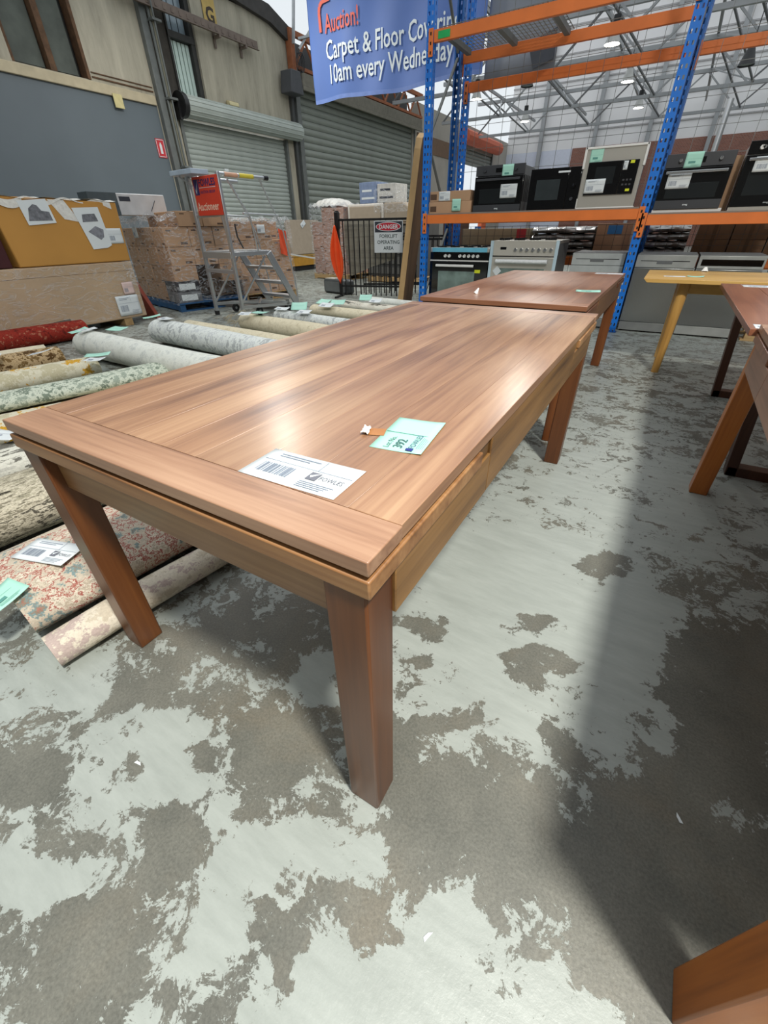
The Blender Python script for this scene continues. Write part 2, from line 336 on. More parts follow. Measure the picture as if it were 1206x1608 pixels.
def floor_mat():
    m, nt, b = mat_base('worn_painted_concrete'); N = nt.nodes; L = nt.links
    tc = N.new('ShaderNodeTexCoord')
    def noise(scale, det=6, ro=.6, dist=0, vec=None):
        n = N.new('ShaderNodeTexNoise'); n.inputs['Scale'].default_value = scale; n.inputs['Detail'].default_value = det
        n.inputs['Roughness'].default_value = ro; n.inputs['Distortion'].default_value = dist; L.new(vec or tc.outputs['Object'], n.inputs['Vector']); return n.outputs['Fac']
    def math_(op, a, c):
        n = N.new('ShaderNodeMath'); n.operation = op
        for k, v in enumerate((a, c)):
            if isinstance(v, (int, float)): n.inputs[k].default_value = v
            else: L.new(v, n.inputs[k])
        return n.outputs[0]
    at = N.new('ShaderNodeAttribute'); at.attribute_name = 'paint'
    mp = N.new('ShaderNodeMapping'); mp.inputs['Rotation'].default_value = (0, 0, .5); mp.inputs['Scale'].default_value = (1, 1.5, 1); L.new(tc.outputs['Object'], mp.inputs[0])
    big = noise(3.6, 12, .74, .5, mp.outputs[0]); chip = noise(13, 9, .74, .9)
    v = math_('ADD', math_('MULTIPLY', math_('SUBTRACT', big, .5), 4.4), at.outputs['Fac'])
    v = math_('ADD', v, math_('MULTIPLY', math_('SUBTRACT', chip, .5), 4.8))
    v = math_('ADD', v, math_('MULTIPLY', math_('SUBTRACT', noise(75, 5, .75, .6), .5), 2.0))
    mask = N.new('ShaderNodeMapRange'); mask.inputs[1].default_value = -.06; mask.inputs[2].default_value = .06; L.new(v, mask.inputs[0])
    # concrete
    c1 = N.new('ShaderNodeValToRGB'); e = c1.color_ramp.elements; e[0].position = .3; e[0].color = srgb((88, 89, 82)); e[1].position = .7; e[1].color = srgb((120, 119, 109))
    L.new(noise(3.5, 8, .65), c1.inputs[0])
    sp = N.new('ShaderNodeMapRange'); sp.inputs[1].default_value = .3; sp.inputs[2].default_value = .7; sp.inputs[3].default_value = .74; sp.inputs[4].default_value = 1.24; L.new(noise(160, 3, .7), sp.inputs[0])
    h1 = N.new('ShaderNodeHueSaturation'); L.new(sp.outputs[0], h1.inputs['Value'])
    wr = N.new('ShaderNodeMapRange'); wr.inputs[1].default_value = .48; wr.inputs[2].default_value = .72; wr.inputs[3].default_value = 0; wr.inputs[4].default_value = .55; L.new(noise(2.1, 6, .7, .4), wr.inputs[0])
    wm = N.new('ShaderNodeMix'); wm.data_type = 'RGBA'; L.new(wr.outputs[0], wm.inputs[0]); L.new(c1.outputs[0], wm.inputs[6]); wm.inputs[7].default_value = srgb((118, 108, 90)); L.new(wm.outputs[2], h1.inputs['Color'])
    # paint
    c2 = N.new('ShaderNodeValToRGB'); e = c2.color_ramp.elements; e[0].position = .3; e[0].color = srgb((150, 156, 150)); e[1].position = .7; e[1].color = srgb((168, 174, 168))
    mp2 = N.new('ShaderNodeMapping'); mp2.inputs['Scale'].default_value = (3, 14, 1); mp2.inputs['Rotation'].default_value = (0, 0, .9); L.new(tc.outputs['Object'], mp2.inputs[0])
    L.new(noise(1.6, 8, .7, 0, mp2.outputs[0]), c2.inputs[0])
    mx = N.new('ShaderNodeMix'); mx.data_type = 'RGBA'; L.new(mask.outputs[0], mx.inputs[0]); L.new(h1.outputs[0], mx.inputs[6]); L.new(c2.outputs[0], mx.inputs[7])
    L.new(mx.outputs[2], b.inputs['Base Color'])
    ro = N.new('ShaderNodeMapRange'); ro.inputs[3].default_value = .48; ro.inputs[4].default_value = .36; L.new(mask.outputs[0], ro.inputs[0]); L.new(ro.outputs[0], b.inputs['Roughness'])
    bp = N.new('ShaderNodeBump'); bp.inputs['Strength'].default_value = .35; bp.inputs['Distance'].default_value = .003
    hgt = math_('ADD', mask.outputs[0], math_('MULTIPLY', noise(60, 5, .7), .8)); L.new(hgt, bp.inputs['Height']); L.new(bp.outputs[0], b.inputs['Normal'])
    return m
fo = link_mesh('floor', floor_mesh(), floor_mat()); fo['kind'] = 'structure'

# ---- left wall
GREYW = plain('grey_wall_paint', (96, 106, 112), .6, noise=.05, scale=1.2)
def stained_wall():
    m = plain('cream_wall', (178, 172, 154), .85, noise=.17, scale=1.6, bump=.2)
    nt = m.node_tree; nz = nt.nodes['Noise Texture']; tc = nt.nodes['Texture Coordinate']; mp = nt.nodes.new('ShaderNodeMapping'); mp.inputs['Scale'].default_value = (1, 2.2, .45)
    nt.links.new(tc.outputs['Object'], mp.inputs[0]); nt.links.new(mp.outputs[0], nz.inputs['Vector']); nz.inputs['Detail'].default_value = 9; nz.inputs['Roughness'].default_value = .68
    e = nt.nodes['Color Ramp'].color_ramp.elements; k = e.new(.24); k.color = srgb((96, 88, 74)); e[1].position = .40
    return m
CREAM = stained_wall()
TRIM = plain('cream_trim', (186, 174, 146), .7, noise=.10, scale=6)
RUST = plain('rusty_brown', (92, 66, 44), .8, noise=.3, scale=12)
SASH = plain('dark_sash', (52, 52, 50), .7, noise=.2)
GALV = plain('galvanised', (150, 156, 156), .45, metal=.3, noise=.08, scale=5)
GALVD = plain('weathered_grey_steel', (108, 112, 110), .55, metal=.2, noise=.15, scale=6)
w = MB(); w.box(WX-.3, WX, 0.5, 8.22, 0, 3.48); struct('wall_left', w, GREYW)
w = MB(); w.box(WX-.3, WX, .5, 5.43, 3.48, 6.2); w.box(WX-.3, WX, 6.80, 8.22, 3.48, 6.2); w.box(WX-.3, WX, 5.43, 6.80, 3.48, 3.66)
w.box(WX-.3, WX, 9.74, 13.0, 3.40, 5.75); w.box(WX-.3, WX, 8.5, 9.74, 3.4, 3.62); w.box(WX-.3, WX, 12.55, 13.0, 0, 3.4)
w.box(WX-.3, WX, 8.22, 8.75, 0, 3.4); w.box(WX-.3, WX, 8.22, 8.5, 3.4, 6.2)
struct('wall_left', w, CREAM)
w = MB(); w.box(WX-.3, WX, 21.2, 26.2, 0, 5.5); w.box(WX-.3, WX, 31.3, BY, 0, 5.5); w.box(WX-.3, WX, 26.2, 31.3, 4.6, 5.5); w.box(WX-.3, WX, 20.8, 21.2, 0, 4.95)
struct('wall_left', w, plain('pale_far_wall', (172, 166, 156), .8, noise=.1, scale=1))
w = MB(); w.box(WX, WX+.03, 21.2, 26.2, 3.95, 4.55); struct('trim_4', w, plain('brown_band', (120, 96, 76), .7))
w = MB(); w.box(WX, WX+.05, .5, 8.2, 3.48, 3.64); struct('trim_1', w, TRIM, bevel=.01)
w = MB(); w.box(WX, WX+.025, 6.85, 8.2, 3.70, 3.72); w.box(WX, WX+.02, 6.85, 8.2, 3.77, 3.785); struct('trim_2', w, RUST)
# eave gutter and dark fascia along the wall top
w = MB(); w.box(WX-.35, WX+.12, .5, 8.6, 6.2, 6.4); w.prism([(8.6, 5.78), (11.0, 5.78), (12.3, 5.68), (13.1, 5.45), (13.1, 5.75), (12.3, 6.0), (8.6, 6.1)], lambda a, b: (WX-.35, a, b), lambda a, b: (WX+.12, a, b))
struct('trim_3', w, plain('dark_fascia', (66, 64, 62), .8, noise=.2))
# window 1: two dark boarded panes behind rusty frame
w = MB(); w.box(WX-.26, WX-.22, 5.43, 6.8, 3.66, 6.2); win = struct('window_1', w, SASH)
w = MB(); w.box(WX-.2, WX-.12, 5.49, 6.05, 3.70, 6.2); part('shutter', w, plain('grey_green_boards', (82, 88, 82), .75, noise=.2, scale=4), win)
w = MB(); w.box(WX-.2, WX-.12, 6.2, 6.66, 3.70, 6.2); part('shutter', w, MATS['grey_green_boards'], win)
w = MB(); w.box(WX-.2, WX-.02, 5.43, 5.49, 3.66, 6.2); w.box(WX-.22, WX+.01, 6.07, 6.19, 3.66, 6.2); w.box(WX-.2, WX+.02, 6.75, 6.82, 3.66, 6.2)
part('window_frame', w, RUST, win, bevel=.008)
# window 2: dark boarding, louvred strips and panes above
w = MB(); w.box(WX-.28, WX-.24, 8.5, 9.74, 3.62, 6.2); win = struct('window_2', w, SASH)
w = MB(); w.box(WX-.2, WX-.1, 8.5, 9.0, 3.62, 6.2); part('boarding', w, plain('brown_black_boards', (60, 56, 50), .8, noise=.25), win)
w = MB(); w.box(WX-.22, WX-.06, 9.0, 9.05, 3.62, 6.2); w.box(WX-.22, WX-.06, 9.62, 9.74, 3.62, 6.2); w.box(WX-.22, WX-.05, 9.0, 9.74, 4.74, 4.86); w.box(WX-.22, WX-.05, 9.0, 9.74, 5.62, 5.72)
part('window_frame', w, SASH, win, bevel=.008)
STRIP = plain('daylit_strip', (196, 216, 208), .4, noise=.05)
for k in range(5):
    w = MB(); y = 9.07+k*.112; w.box(WX-.2, WX-.16, y, y+.085, 3.64, 4.73); part('slat', w, STRIP, win, bevel=.004)
for k in range(3):
    for j in range(2):
        w = MB(); w.box(WX-.2, WX-.18, 9.07+k*.185, 9.07+k*.185+.16, 4.88+j*.38, 4.88+j*.38+.33); part('pane', w, plain('old_glass', (140, 156, 166), .15, noise=.1), win)
# column with bundled pipes between wall_left and the first roller door
w = MB(); w.box(WX, WX+.12, 8.24, 8.40, 0, 6.2); struct('trim_5', w, GALVD, bevel=.008)
col = thing('pipe_bundle', 'bundle of grey conduits and pipes running down wall left of the small roller shutter', 'pipes', (WX+.05, 8.5, 0))
for k, (x, y, r) in enumerate([(.10, -.06, .032), (.12, -.01, .026), (.08, .04, .022), (.2, -.03, .018), (.05, .08, .028)]):
    w = MB(); w.cyl((x, y, .3+.1*k), (x, y, 5.6-.1*k), r, 10); part('pipe', w, [GALVD, plain('khaki_conduit', (136, 134, 116), .6), GALV][k % 3], col, smooth=40)
w = MB()
for z in (1.2, 2.4, 3.6, 4.8): w.box(.0, .24, -.1, .12, z, z+.04)
part('bracket', w, GALVD, col, bevel=.003)
w = MB(); w.box(-.04, .2, -.25, .14, 5.2, 5.75); part('junction_box', w, plain('dusty_steel', (84, 84, 80), .7), col, bevel=.02)
# cable tray
tray = thing('cable_tray', 'brown perforated cable tray running along the upper wall under the letter plate', 'cable tray', (WX+.22, 9.7, 5.0))
w = MB(); w.box(-.03, -.02, -2.0, 1.9, 0, .17); w.box(-.03, .03, -2.0, 1.9, 0, .008)
for k in range(19): w.box(-.021, -.012, -1.9+k*.2, -1.84+k*.2, .05, .12)
part('tray_body', w, plain('brown_tray', (118, 104, 94), .6, noise=.15), tray, bevel=.002)
for y in (.55, 1.4):
    w = MB(); w.box(-.2, .03, y, y+.06, -.05, .0); w.box(-.2, -.17, y, y+.06, -.2, .2); part('bracket', w, plain('brown_tray', (118, 104, 94)), tray)
# wall fittings
o = part('letter_plate', MB().box(0, .012, -.19, .19, -.26, .26), plain('ochre_plate', (196, 168, 96), .6), bevel=.03, loc=(WX+.02, 10.27, 5.36)); tag(o, 'ochre yellow plate with a dark letter G high on the cream wall', 'sign')
text_part('lettering', 'G', .36, plain('brown_ink', (60, 48, 36)), o, (.014, -.13, -.14), rot=(PI/2, 0, PI/2), weight=.012)
o = thing('bulkhead_light', 'small oblong cream bulkhead lamp above the small roller shutter', 'lamp', (WX+.02, 10.52, 3.84))
part('lamp_body', MB().box(0, .08, -.2, .2, -.06, .06), plain('aged_cream', (170, 158, 120), .6), o, bevel=.03); part('lens', MB().box(.08, .11, -.16, .16, -.04, .04), plain('lens_cream', (214, 204, 160), .3), o, bevel=.02)
o = part('wall_plate', MB().box(0, .02, -.1, .1, -.12, .1), plain('pale_yellow', (206, 194, 140), .6), bevel=.004, loc=(WX+.055, 7.25, 3.42)); tag(o, 'blank pale yellow square plate on cream strip of the grey wall', 'plate')
o = part('fire_sign', MB().box(0, .008, -.11, .11, -.17, .17), plain('sign_red', (196, 48, 56), .5), loc=(WX+.005, 8.06, 2.74)); tag(o, 'small red fire extinguisher sign with white border on grey wall', 'sign')
w = MB(); w.box(.009, .011, -.1, .1, -.155, -.145); w.box(.009, .011, -.1, .1, .145, .155); w.box(.009, .011, -.1, -.09, -.155, .155); w.box(.009, .011, .09, .1, -.155, .155)
w.box(.009, .011, -.03, .03, -.1, .07); w.box(.009, .011, -.015, .015, .07, .1); part('pictogram', w, PAPER, o)
o = thing('wall_floodlight', 'dark grey box fitting with coiled cable on post between the two shutters', 'fitting', (WX+.2, 12.70, 4.62))
part('housing', MB().prism([(-.2, .2), (.2, .2), (.28, -.28), (-.28, -.28)], lambda a, b: (-.1, a, b), lambda a, b: (.3, a, b)), plain('dark_grey_box', (74, 76, 80), .6), o, bevel=.02)
w = MB()
for k in range(3):
    pts = [(.15+.05*k, .36+.12*math.cos(t), .42+.2*math.sin(t)) for t in [2*PI*i/16 for i in range(17)]]; w.tube(pts, .012, 6)
part('cable', w, BLACK, o)

# ---- roller doors: each slat its own curved piece
def slat_mesh(L, h, d, n=7):
    g = MB()
    prof = [(d*math.sin(PI*i/(n-1))**.8*.9+.004, h*i/(n-1)) for i in range(n)]
    vs = [(p[0], 0, p[1]) for p in prof]+[(p[0], L, p[1]) for p in prof]
    g.add(vs, [(i, i+1, n+i+1, n+i) for i in range(n-1)])
    return g.mesh('slat', 60)
def roller(name, y0, y1, z1, pitch, mat, depth, z0=0.0, x=WX-.12):
    w = MB(); w.box(x+.0, x+.16, y0-.08, y0, 0, z1); w.box(x, x+.16, y1, y1+.08, 0, z1); d = struct(name, w, GALVD, bevel=.006)
    me = slat_mesh(y1-y0, pitch*.96, depth); z = z0
    while z < z1-.01:
        o = link_mesh('slat', me, mat, d, (x+.02, y0, z)); z += pitch
    w = MB(); w.box(x-.02, x+.012, y0, y1, z0, z1); part('backing', w, plain('shutter_joint', (84, 88, 86), .7), d)
    return d
SH1 = plain('shutter_grey', (166, 174, 168), .5, metal=.0, noise=.07, scale=3)
SH2 = plain('shutter_grey_dark', (142, 148, 140), .5, noise=.07, scale=2)
d1 = roller('door_1', 8.82, 12.5, 3.36, .105, SH1, .022)
w = MB(); w.cyl((WX+.2, 8.80, 3.56), (WX+.2, 12.95, 3.56), .20, 28)
for k in range(14):
    a = 2*PI*k/14; w.cyl((WX+.2+.2*math.cos(a), 8.84, 3.56+.2*math.sin(a)), (WX+.2+.2*math.cos(a), 12.93, 3.56+.2*math.sin(a)), .012, 6)
part('roller_drum', w, SH1, d1, smooth=50)
w = MB(); w.cyl((WX+.2, 8.68, 3.56), (WX+.2, 8.80, 3.56), .235, 24); w.box(WX, WX+.24, 8.62, 8.70, 3.3, 3.62); part('drum_end', w, BLACK, d1, smooth=40)
w = MB(); w.box(WX+.02, WX+.06, 9.85, 9.98, 2.45, 2.5); part('handle', w, PAPER, d1)
d2 = roller('door_2', 13.3, 20.9, 4.62, .172, SH2, .05)
w = MB(); w.box(WX-.15, WX+.3, 13.2, 21.1, 4.62, 4.9); w.box(WX+.25, WX+.32, 13.2, 21.1, 4.52, 4.62); part('head_beam', w, plain('weathered_beige_beam', (122, 118, 106), .7, noise=.15), d2, bevel=.01)
w = MB(); w.box(WX-.05, WX+.16, 13.02, 13.2, 0, 5.5); part('guide_post', w, GALVD, d2, bevel=.006)
w = MB(); w.box(WX, WX+.10, 12.86, 12.98, 0, 4.5); part('guide_post', w, plain('dark_post', (70, 72, 72), .6), d2, bevel=.006)
# third opening, partly rolled up with an orange drum, daylight behind
d3 = roller('door_3', 26.3, 31.2, 4.75, .16, SH2, .05, z0=3.95)
w = MB(); w.cyl((WX+.3, 25.9, 4.95), (WX+.3, 31.4, 4.95), .30, 10); part('roller_drum', w, plain('orange_drum', (206, 104, 74), .6), d3, smooth=20)
w = MB(); w.box(WX-.2, WX+.05, 30.4, 31.2, 0, 3.9); part('side_panel', w, plain('orange_panel', (224, 108, 60), .6), d3)
# lattice girder above door 2
g = thing('lattice_girder', 'rusty orange lattice girder above the large corrugated shutter', 'girder', (WX+.1, 13.0, 5.0))
ORG = plain('rusty_orange_steel', (158, 96, 62), .7, noise=.2)
part('top_chord', MB().box(-.06, .06, 0, 8.4, .62, .74), ORG, g, bevel=.005); part('bottom_chord', MB().box(-.05, .05, 0, 8.4, -.02, .06), ORG, g, bevel=.005)
part('post', MB().box(-.08, .1, -.05, .12, -.35, .74), ORG, g, bevel=.005)
for k in range(8):
    w = MB(); w.bar((0, .2+k*1.02, .04), (0, .71+k*1.02, .62), .05, .05); w.bar((0, .71+k*1.02, .62), (0, 1.22+k*1.02, .04), .05, .05); part('lattice_web', w, ORG, g)
w = MB(); w.box(WX-.6, WX-.5, 13.0, 21.2, 4.6, 5.75); struct('trim_6', w, plain('dark_sheet', (74, 76, 78), .8))  # plain dark sheet behind the lattice girder

# ---- walls behind the camera and to the right
w = MB(); w.box(WX-.3, 9.8, -6.2, -6.0, 0, 6.2); struct('wall_front', w, plain('dim_front_wall', (96, 96, 94), .85, noise=.1, scale=1))
w = MB(); w.box(9.6, 9.8, -6.0, BY, 0, 6.2); struct('wall_right', w, plain('dim_right_wall', (130, 128, 124), .85, noise=.1, scale=1))
w = MB(); w.box(WX-.3, WX, -6.0, .5, 0, 6.2); struct('wall_left', w, CREAM)
# ---- far wall
FARW = plain('white_cladding', (234, 232, 232), .7, noise=.03, scale=.8)
w = MB(); w.box(WX, 9.8, BY, BY+.2, 4.95, 13.5); struct('wall_back', w, FARW)
w = MB(); w.box(WX, -9.0, BY, BY+.2, 0, 4.95); w.box(-9.0, -6.75, BY-.02, BY+.2, 0, 4.95); struct('wall_back', w, plain('pale_lower_cladding', (214, 218, 232), .7, noise=.03))
BRICK, nt, b = mat_base('red_brick_far'); bt = nt.nodes.new('ShaderNodeTexBrick'); bt.inputs['Color1'].default_value = srgb((142, 88, 72)); bt.inputs['Color2'].default_value = srgb((126, 78, 64)); bt.inputs['Mortar'].default_value = srgb((150, 128, 116)); bt.inputs['Scale'].default_value = 4
tcn = nt.nodes.new('ShaderNodeTexCoord'); mpn = nt.nodes.new('ShaderNodeMapping'); mpn.inputs['Rotation'].default_value = (PI/2, 0, 0); nt.links.new(tcn.outputs['Object'], mpn.inputs[0]); nt.links.new(mpn.outputs[0], bt.inputs[0]); nt.links.new(bt.outputs[0], b.inputs['Base Color'])
w = MB(); w.box(-6.75, 9.8, BY-.05, BY+.2, 0, 4.95); struct('wall_back', w, BRICK)
STEEL_G = plain('truss_grey', (158, 160, 162), .55, noise=.08, scale=2)
STEEL_D = plain('truss_dark', (108, 108, 110), .6, noise=.1, scale=2)
for k in range(7):
    w = MB(); w.box(WX, 6.5, BY-.06, BY, 5.7+k*1.1, 5.76+k*1.1); struct('trim_%d' % (10+k), w, plain('girt', (172, 170, 170), .7))
for k, x in enumerate((-8.7, -5.6, -2.8, .2, 3.2)):
    w = MB(); w.box(x-.10, x+.10, BY-.3, BY-.06, 0, 12.5); struct('column_%d' % (k+1), w, STEEL_G, bevel=.01)

# ---- roof steelwork: one truss per bay, diagonals and struts as parts
def truss(y, label, x0=-10.4, x1=6.4, zb=5.0, h=1.25):
    t = thing('roof_truss', label, 'truss', (0, y, zb), group='grey steel roof trusses')
    part('bottom_chord', MB().box(x0, x1, -.05, .05, -.05, .05), STEEL_G, t); part('top_chord', MB().box(x0, x1, -.06, .06, h-.06, h+.06), STEEL_G, t)
    n = 6; dx = (x1-x0)/n
    for k in range(n):
        a = x0+k*dx
        part('web_bar', MB().bar((a, 0, 0), (a+dx/2, 0, h), .06, .05), STEEL_G if k % 2 else STEEL_D, t)
        part('web_bar', MB().bar((a+dx/2, 0, h), (a+dx, 0, 0), .06, .05), STEEL_G, t)
    return t
for y, l in ((15.2, 'nearest grey roof truss crossing behind the orange rack beams'), (18.4, 'second grey roof truss from the racking'), (22.9, 'third grey roof truss from the racking'), (27.2, 'grey roof truss farthest back near the white wall')):
    truss(y, l)
for i, x in enumerate((-9.2, -6.3, -3.4, -.5, 2.4)):
    t = thing('wind_brace', 'crossed grey roof bracing bars between trusses, %s' % ['nearest the shutter wall', 'second row from the shutter wall', 'above the middle lamps', 'right of the middle lamps', 'farthest right'][i], 'brace', (x, 15.2, 6.3))
    for k, (ya, yb) in enumerate(((0, 3.2), (3.2, 7.7), (7.7, 12.0))):
        part('brace_bar', MB().bar((0, ya, -.05), (1.45, yb, -1.3), .05, .04), STEEL_D, t)
        part('brace_bar', MB().bar((1.45, ya, -1.25), (0, yb, 0), .05, .04), STEEL_G, t)
    part('purlin', MB().box(-.04, .04, -1.5, 18.5, .02, .12), STEEL_G, t)
# struts rising from the column between the shutters
t = thing('roof_strut', 'silvery steel struts rising from the post top left of the blue banner', 'strut', (WX+.3, 12.95, 5.2))
for a, b_ in (((0, 0, .2), (.1, .3, 2.2)), ((.1, .1, .1), (1.0, 1.6, 2.0)), ((.1, .1, .3), (2.4, 2.0, .9))):
    part('strut_bar', MB().bar(a, b_, .07, .05), plain('silver_steel', (176, 180, 182), .4, metal=.4), t)

# ---- high-bay lamps
LAMPG = plain('lamp_glow', (255, 250, 236), .5, noise=0, emit=26)
def high_bay(x, y, z, lit, label, group):
    t = thing('pendant_lamp', label, 'lamp', (x, y, z), group=group)
    m = MB(); m.cyl((0, 0, 0), (0, 0, .32), .19, 20, .08, caps=False); s = part('lamp_shade', m, plain('lamp_shade_grey' if lit else 'lamp_shade_dark', (190, 190, 186) if lit else (50, 50, 52), .5), t, smooth=40)
    part('ballast', MB().cyl((0, 0, .32), (0, 0, .52), .09, 12), BLACK, t, smooth=40); part('rod', MB().cyl((0, 0, .5), (0, 0, 1.3), .012, 6), BLACK, t)
    part('reflector_glass', MB().cyl((0, 0, .03), (0, 0, .05), .17, 20), LAMPG if lit else GALV, t)
for x, y, l in ((-2.66, 16.35, 'nearest glowing pendant lamp of the middle row'), (-2.64, 20.4, 'second glowing pendant lamp of the middle row'), (-2.62, 24.8, 'farthest glowing pendant lamp of the middle row'), (-7.16, 24.7, 'farther glowing pendant lamp of the left row'), (-7.6, 19.7, 'nearer glowing pendant lamp of the left row')):
    high_bay(x, y, 5.0, True, l, 'lit pendant lamps under the trusses')
high_bay(-5.2, 17.8, 4.75, False, 'unlit dark pendant lamp left of the glowing row', 'unlit pendant lamps'); high_bay(.5, 17.6, 4.45, False, 'unlit dark pendant lamp above the rightmost ovens', 'unlit pendant lamps')
t = thing('steel_post', 'shiny round galvanised post rising behind the dark steel oven', 'post', (.38, 14.0, 0)); part('post_tube', MB().cyl((0, 0, 0), (0, 0, 3.3), .06, 14), ALU, t, smooth=40); part('base_plate', MB().box(-.15, .15, -.15, .15, 0, .015), GALV, t)

# ================================================================== THE TABLES
def dining_table(label, W, L, mats, loc, rot=0.0, seed=1):
    TOP, TOPX, EDGE, EDGEX, LEG = mats
    t = thing('dining_table', label, 'table', loc, rot)
    rn = random.Random(seed); x0, x1 = -W/2, W/2; T = .77; th = .026; e = .093
    part('end_board', MB().box(x0, x1, 0, e-.0006, T-th, T), TOPX, t, bevel=.0022)
    part('end_board', MB().box(x0, x1, L-e+.0006, L, T-th, T), TOPX, t, bevel=.0022)
    for a in (x0, x1-.095): part('side_board', MB().box(a, a+.095-.0016, e, L-e, T-th, T), TOP, t, bevel=.0012)
    a = x0+.095; xs = [a]; n = 7; wd = (W-.19)/n
    for k in range(n-1): xs.append(xs[0]+wd*(k+1)+rn.uniform(-.012, .012))
    xs.append(x1-.095)
    for k in range(n): part('plank', MB().box(xs[k]+.00025, xs[k+1]-.00025, e, L-e, T-th, T-.0003), TOP, t, bevel=.0004, seg=1)
    f = .004
    part('shadow_packer', MB().box(x0+.012, x1-.012, .012, L-.012, T-th-.0088, T-th-.0002), DARK, t)  # near-black filler; the shade of the gap is put into its colour
    # draw leaves tucked below both ends
    for s in (0, 1):
        ya, yb = (f, .440) if s == 0 else (L-.440, L-f)
        part('extension_leaf', MB().box(x0-.001, x1+.001, ya-.005*(1-s), yb+.005*s, T-.068, T-th-.0085), EDGEX, t, bevel=.003)
    for xa, xb in ((x0+f, x0+f+.026), (x1-f-.026, x1-f)):
        part('side_rail', MB().box(xa, xb, .513, L-.513, .600, T-th-.001), EDGE, t, bevel=.003)
        for ya, yb in ((.08, .5125), (L-.5125, L-.08)):
            part('lower_rail', MB().box(xa+.0, xb, ya, yb, .600, .7005), EDGE, t, bevel=.002)
            y2, y3 = (.4415, .505) if ya < 1 else (L-.505, L-.4415)
            i = .005 if xa < 0 else -.005
            part('stop_block', MB().box(xa+i, xb+i, y2, y3, .700, T-th-.003), EDGE, t, bevel=.002)
    for ya, yb in ((.030, .054), (L-.054, L-.030)): part('end_apron', MB().box(x0+.085, x1-.085, ya, yb, .598, .699), EDGEX, t, bevel=.003)
    q = .076; i = .009
    for xa in (x0+i, x1-i-q):
        for ya in (i-.004, L-i-q+.004): part('leg', MB().box(xa, xa+q, ya, ya+q, 0, .7015), LEG, t, bevel=.004)
    part('sub_frame', MB().box(x0+.05, x1-.05, .40, L-.40, .655, .735), EDGE, t)
    return t
A_ = (W_TOP, W_TOPX, W_EDGE, W_EDGEX, W_LEG); B_ = (R_TOP, R_TOPX, R_EDGE, R_EDGEX, R_LEG)
dining_table('large honey brown wooden dining table in the foreground carrying a white and a mint tag', .9906, 2.041, A_, (-.4953, 0, 0), 0, 1)
dining_table('reddish brown wooden dining table behind the foreground table, in front of the racking', .966, 2.043, B_, (-.0797-.483, 2.244, 0), 0, 2)
ang = -math.radians(1.24)
dining_table('orange brown wooden table at the right edge, only its square legs and rim in frame', 1.0, 2.075, (W_TOP, W_TOPX, R_TOP, R_TOPX, wood('amber_leg', (128, 68, 18), (172, 98, 34), (192, 120, 50), 'Z', .4, .15)), (.573+.5*math.cos(ang), -.015+.5*math.sin(ang), 0), ang, 3)

# papers on the tables
paper('price_tag', 'white barcode tag lying flat near the front edge of the foreground table', 'tag', .202, .101, 'white', (-.2285, .1445, .7704), (0, 0, math.radians(2)), detail=2, curl=.001)
def lot_ticket_main():
    w_, h_ = .160, .106
    g = MB(); g.grid(lambda u, v: ((u-.5)*w_, (v-.5)*h_, .003*(max(0, .5-v)*2)**2+.002*max(0, u-.8)), 10, 6)
    o = part('lot_ticket', g, GREEN, None, smooth=60, loc=(-.1370, .3725, .7705), rot=(0, 0, math.radians(97)))
    sm = o.modifiers.new('thickness', 'SOLIDIFY'); sm.thickness = .0005
    tag(o, 'mint green lot ticket numbered 392 on the foreground table', 'ticket')
    ti = plain('ticket_ink', (70, 110, 110)); z = .0016
    text_part('lettering', 'Lot No.', .0165, ti, o, (-w_*.45, h_*.16, z)); text_part('lettering', '392', .027, ti, o, (-w_*.42, -h_*.08, z), weight=.0003)
    text_part('lettering', 'FOWLES', .0165, plain('slate_ink', (60, 90, 130)), o, (-w_*.39, -h_*.30, z+.001))
    part('logo', MB().prism([(-w_*.47, -h_*.31), (-w_*.40, -h_*.31), (-w_*.41, -h_*.17), (-w_*.46, -h_*.18)], lambda a, b: (a, b, z+.001), lambda a, b: (a, b, z+.0014)), BLUEINK, o)
    l = MB(); l.box(0, .0006, -h_*.46, h_*.46, z-.0008, z+.0003)
    for k in range(4): l.box(-w_*.38, -w_*(.06+.02*k), -h_*(.34+.035*k), -h_*(.345+.035*k), z+.001, z+.0014)
    part('printed_lines', l, GREENINK, o)
lot_ticket_main()
def tape(loc, rot, sc_=1.0, name_l='scrap of brown and clear tape stuck beside the mint ticket'):
    o = part('tape_scrap', MB().grid(lambda u, v: ((u-.5)*.05*sc_, (v-.5)*.045*sc_, .0008), 3, 3), plain('brown_tape', (172, 116, 66), .3), None, loc=loc, rot=rot); tag(o, name_l, 'tape')
    r = random.Random(5)
    part('crumpled_tape', MB().grid(lambda u, v: ((u-.5)*.022*sc_-.028*sc_, (v-.5)*.05*sc_, .0015+r.random()*.006), 7, 9), plain('clear_tape', (236, 236, 232), .15, spec=1), o, smooth=20)
tape((-.203, .352, .7703), (0, 0, .35), .75)
paper('lot_ticket', 'mint green ticket on the right side of the second table', 'ticket', .145, .10, 'green', (-.175, 2.895, .7705), (0, 0, math.radians(8)), detail=1, curl=.003)
o = part('tape_knot', MB().cyl((0, 0, 0), (.012, .01, .03), .016, 9, .004), plain('clear_tape', (236, 236, 232)), None, loc=(-.78, 2.50, .7702)); tag(o, 'small crumpled wad of clear tape on left of the second table', 'tape')
paper('price_tag', 'white tag lying at the far edge of the second table', 'tag', .22, .10, 'white', (-.20, 4.19, .7705), (0, 0, 0), detail=0)

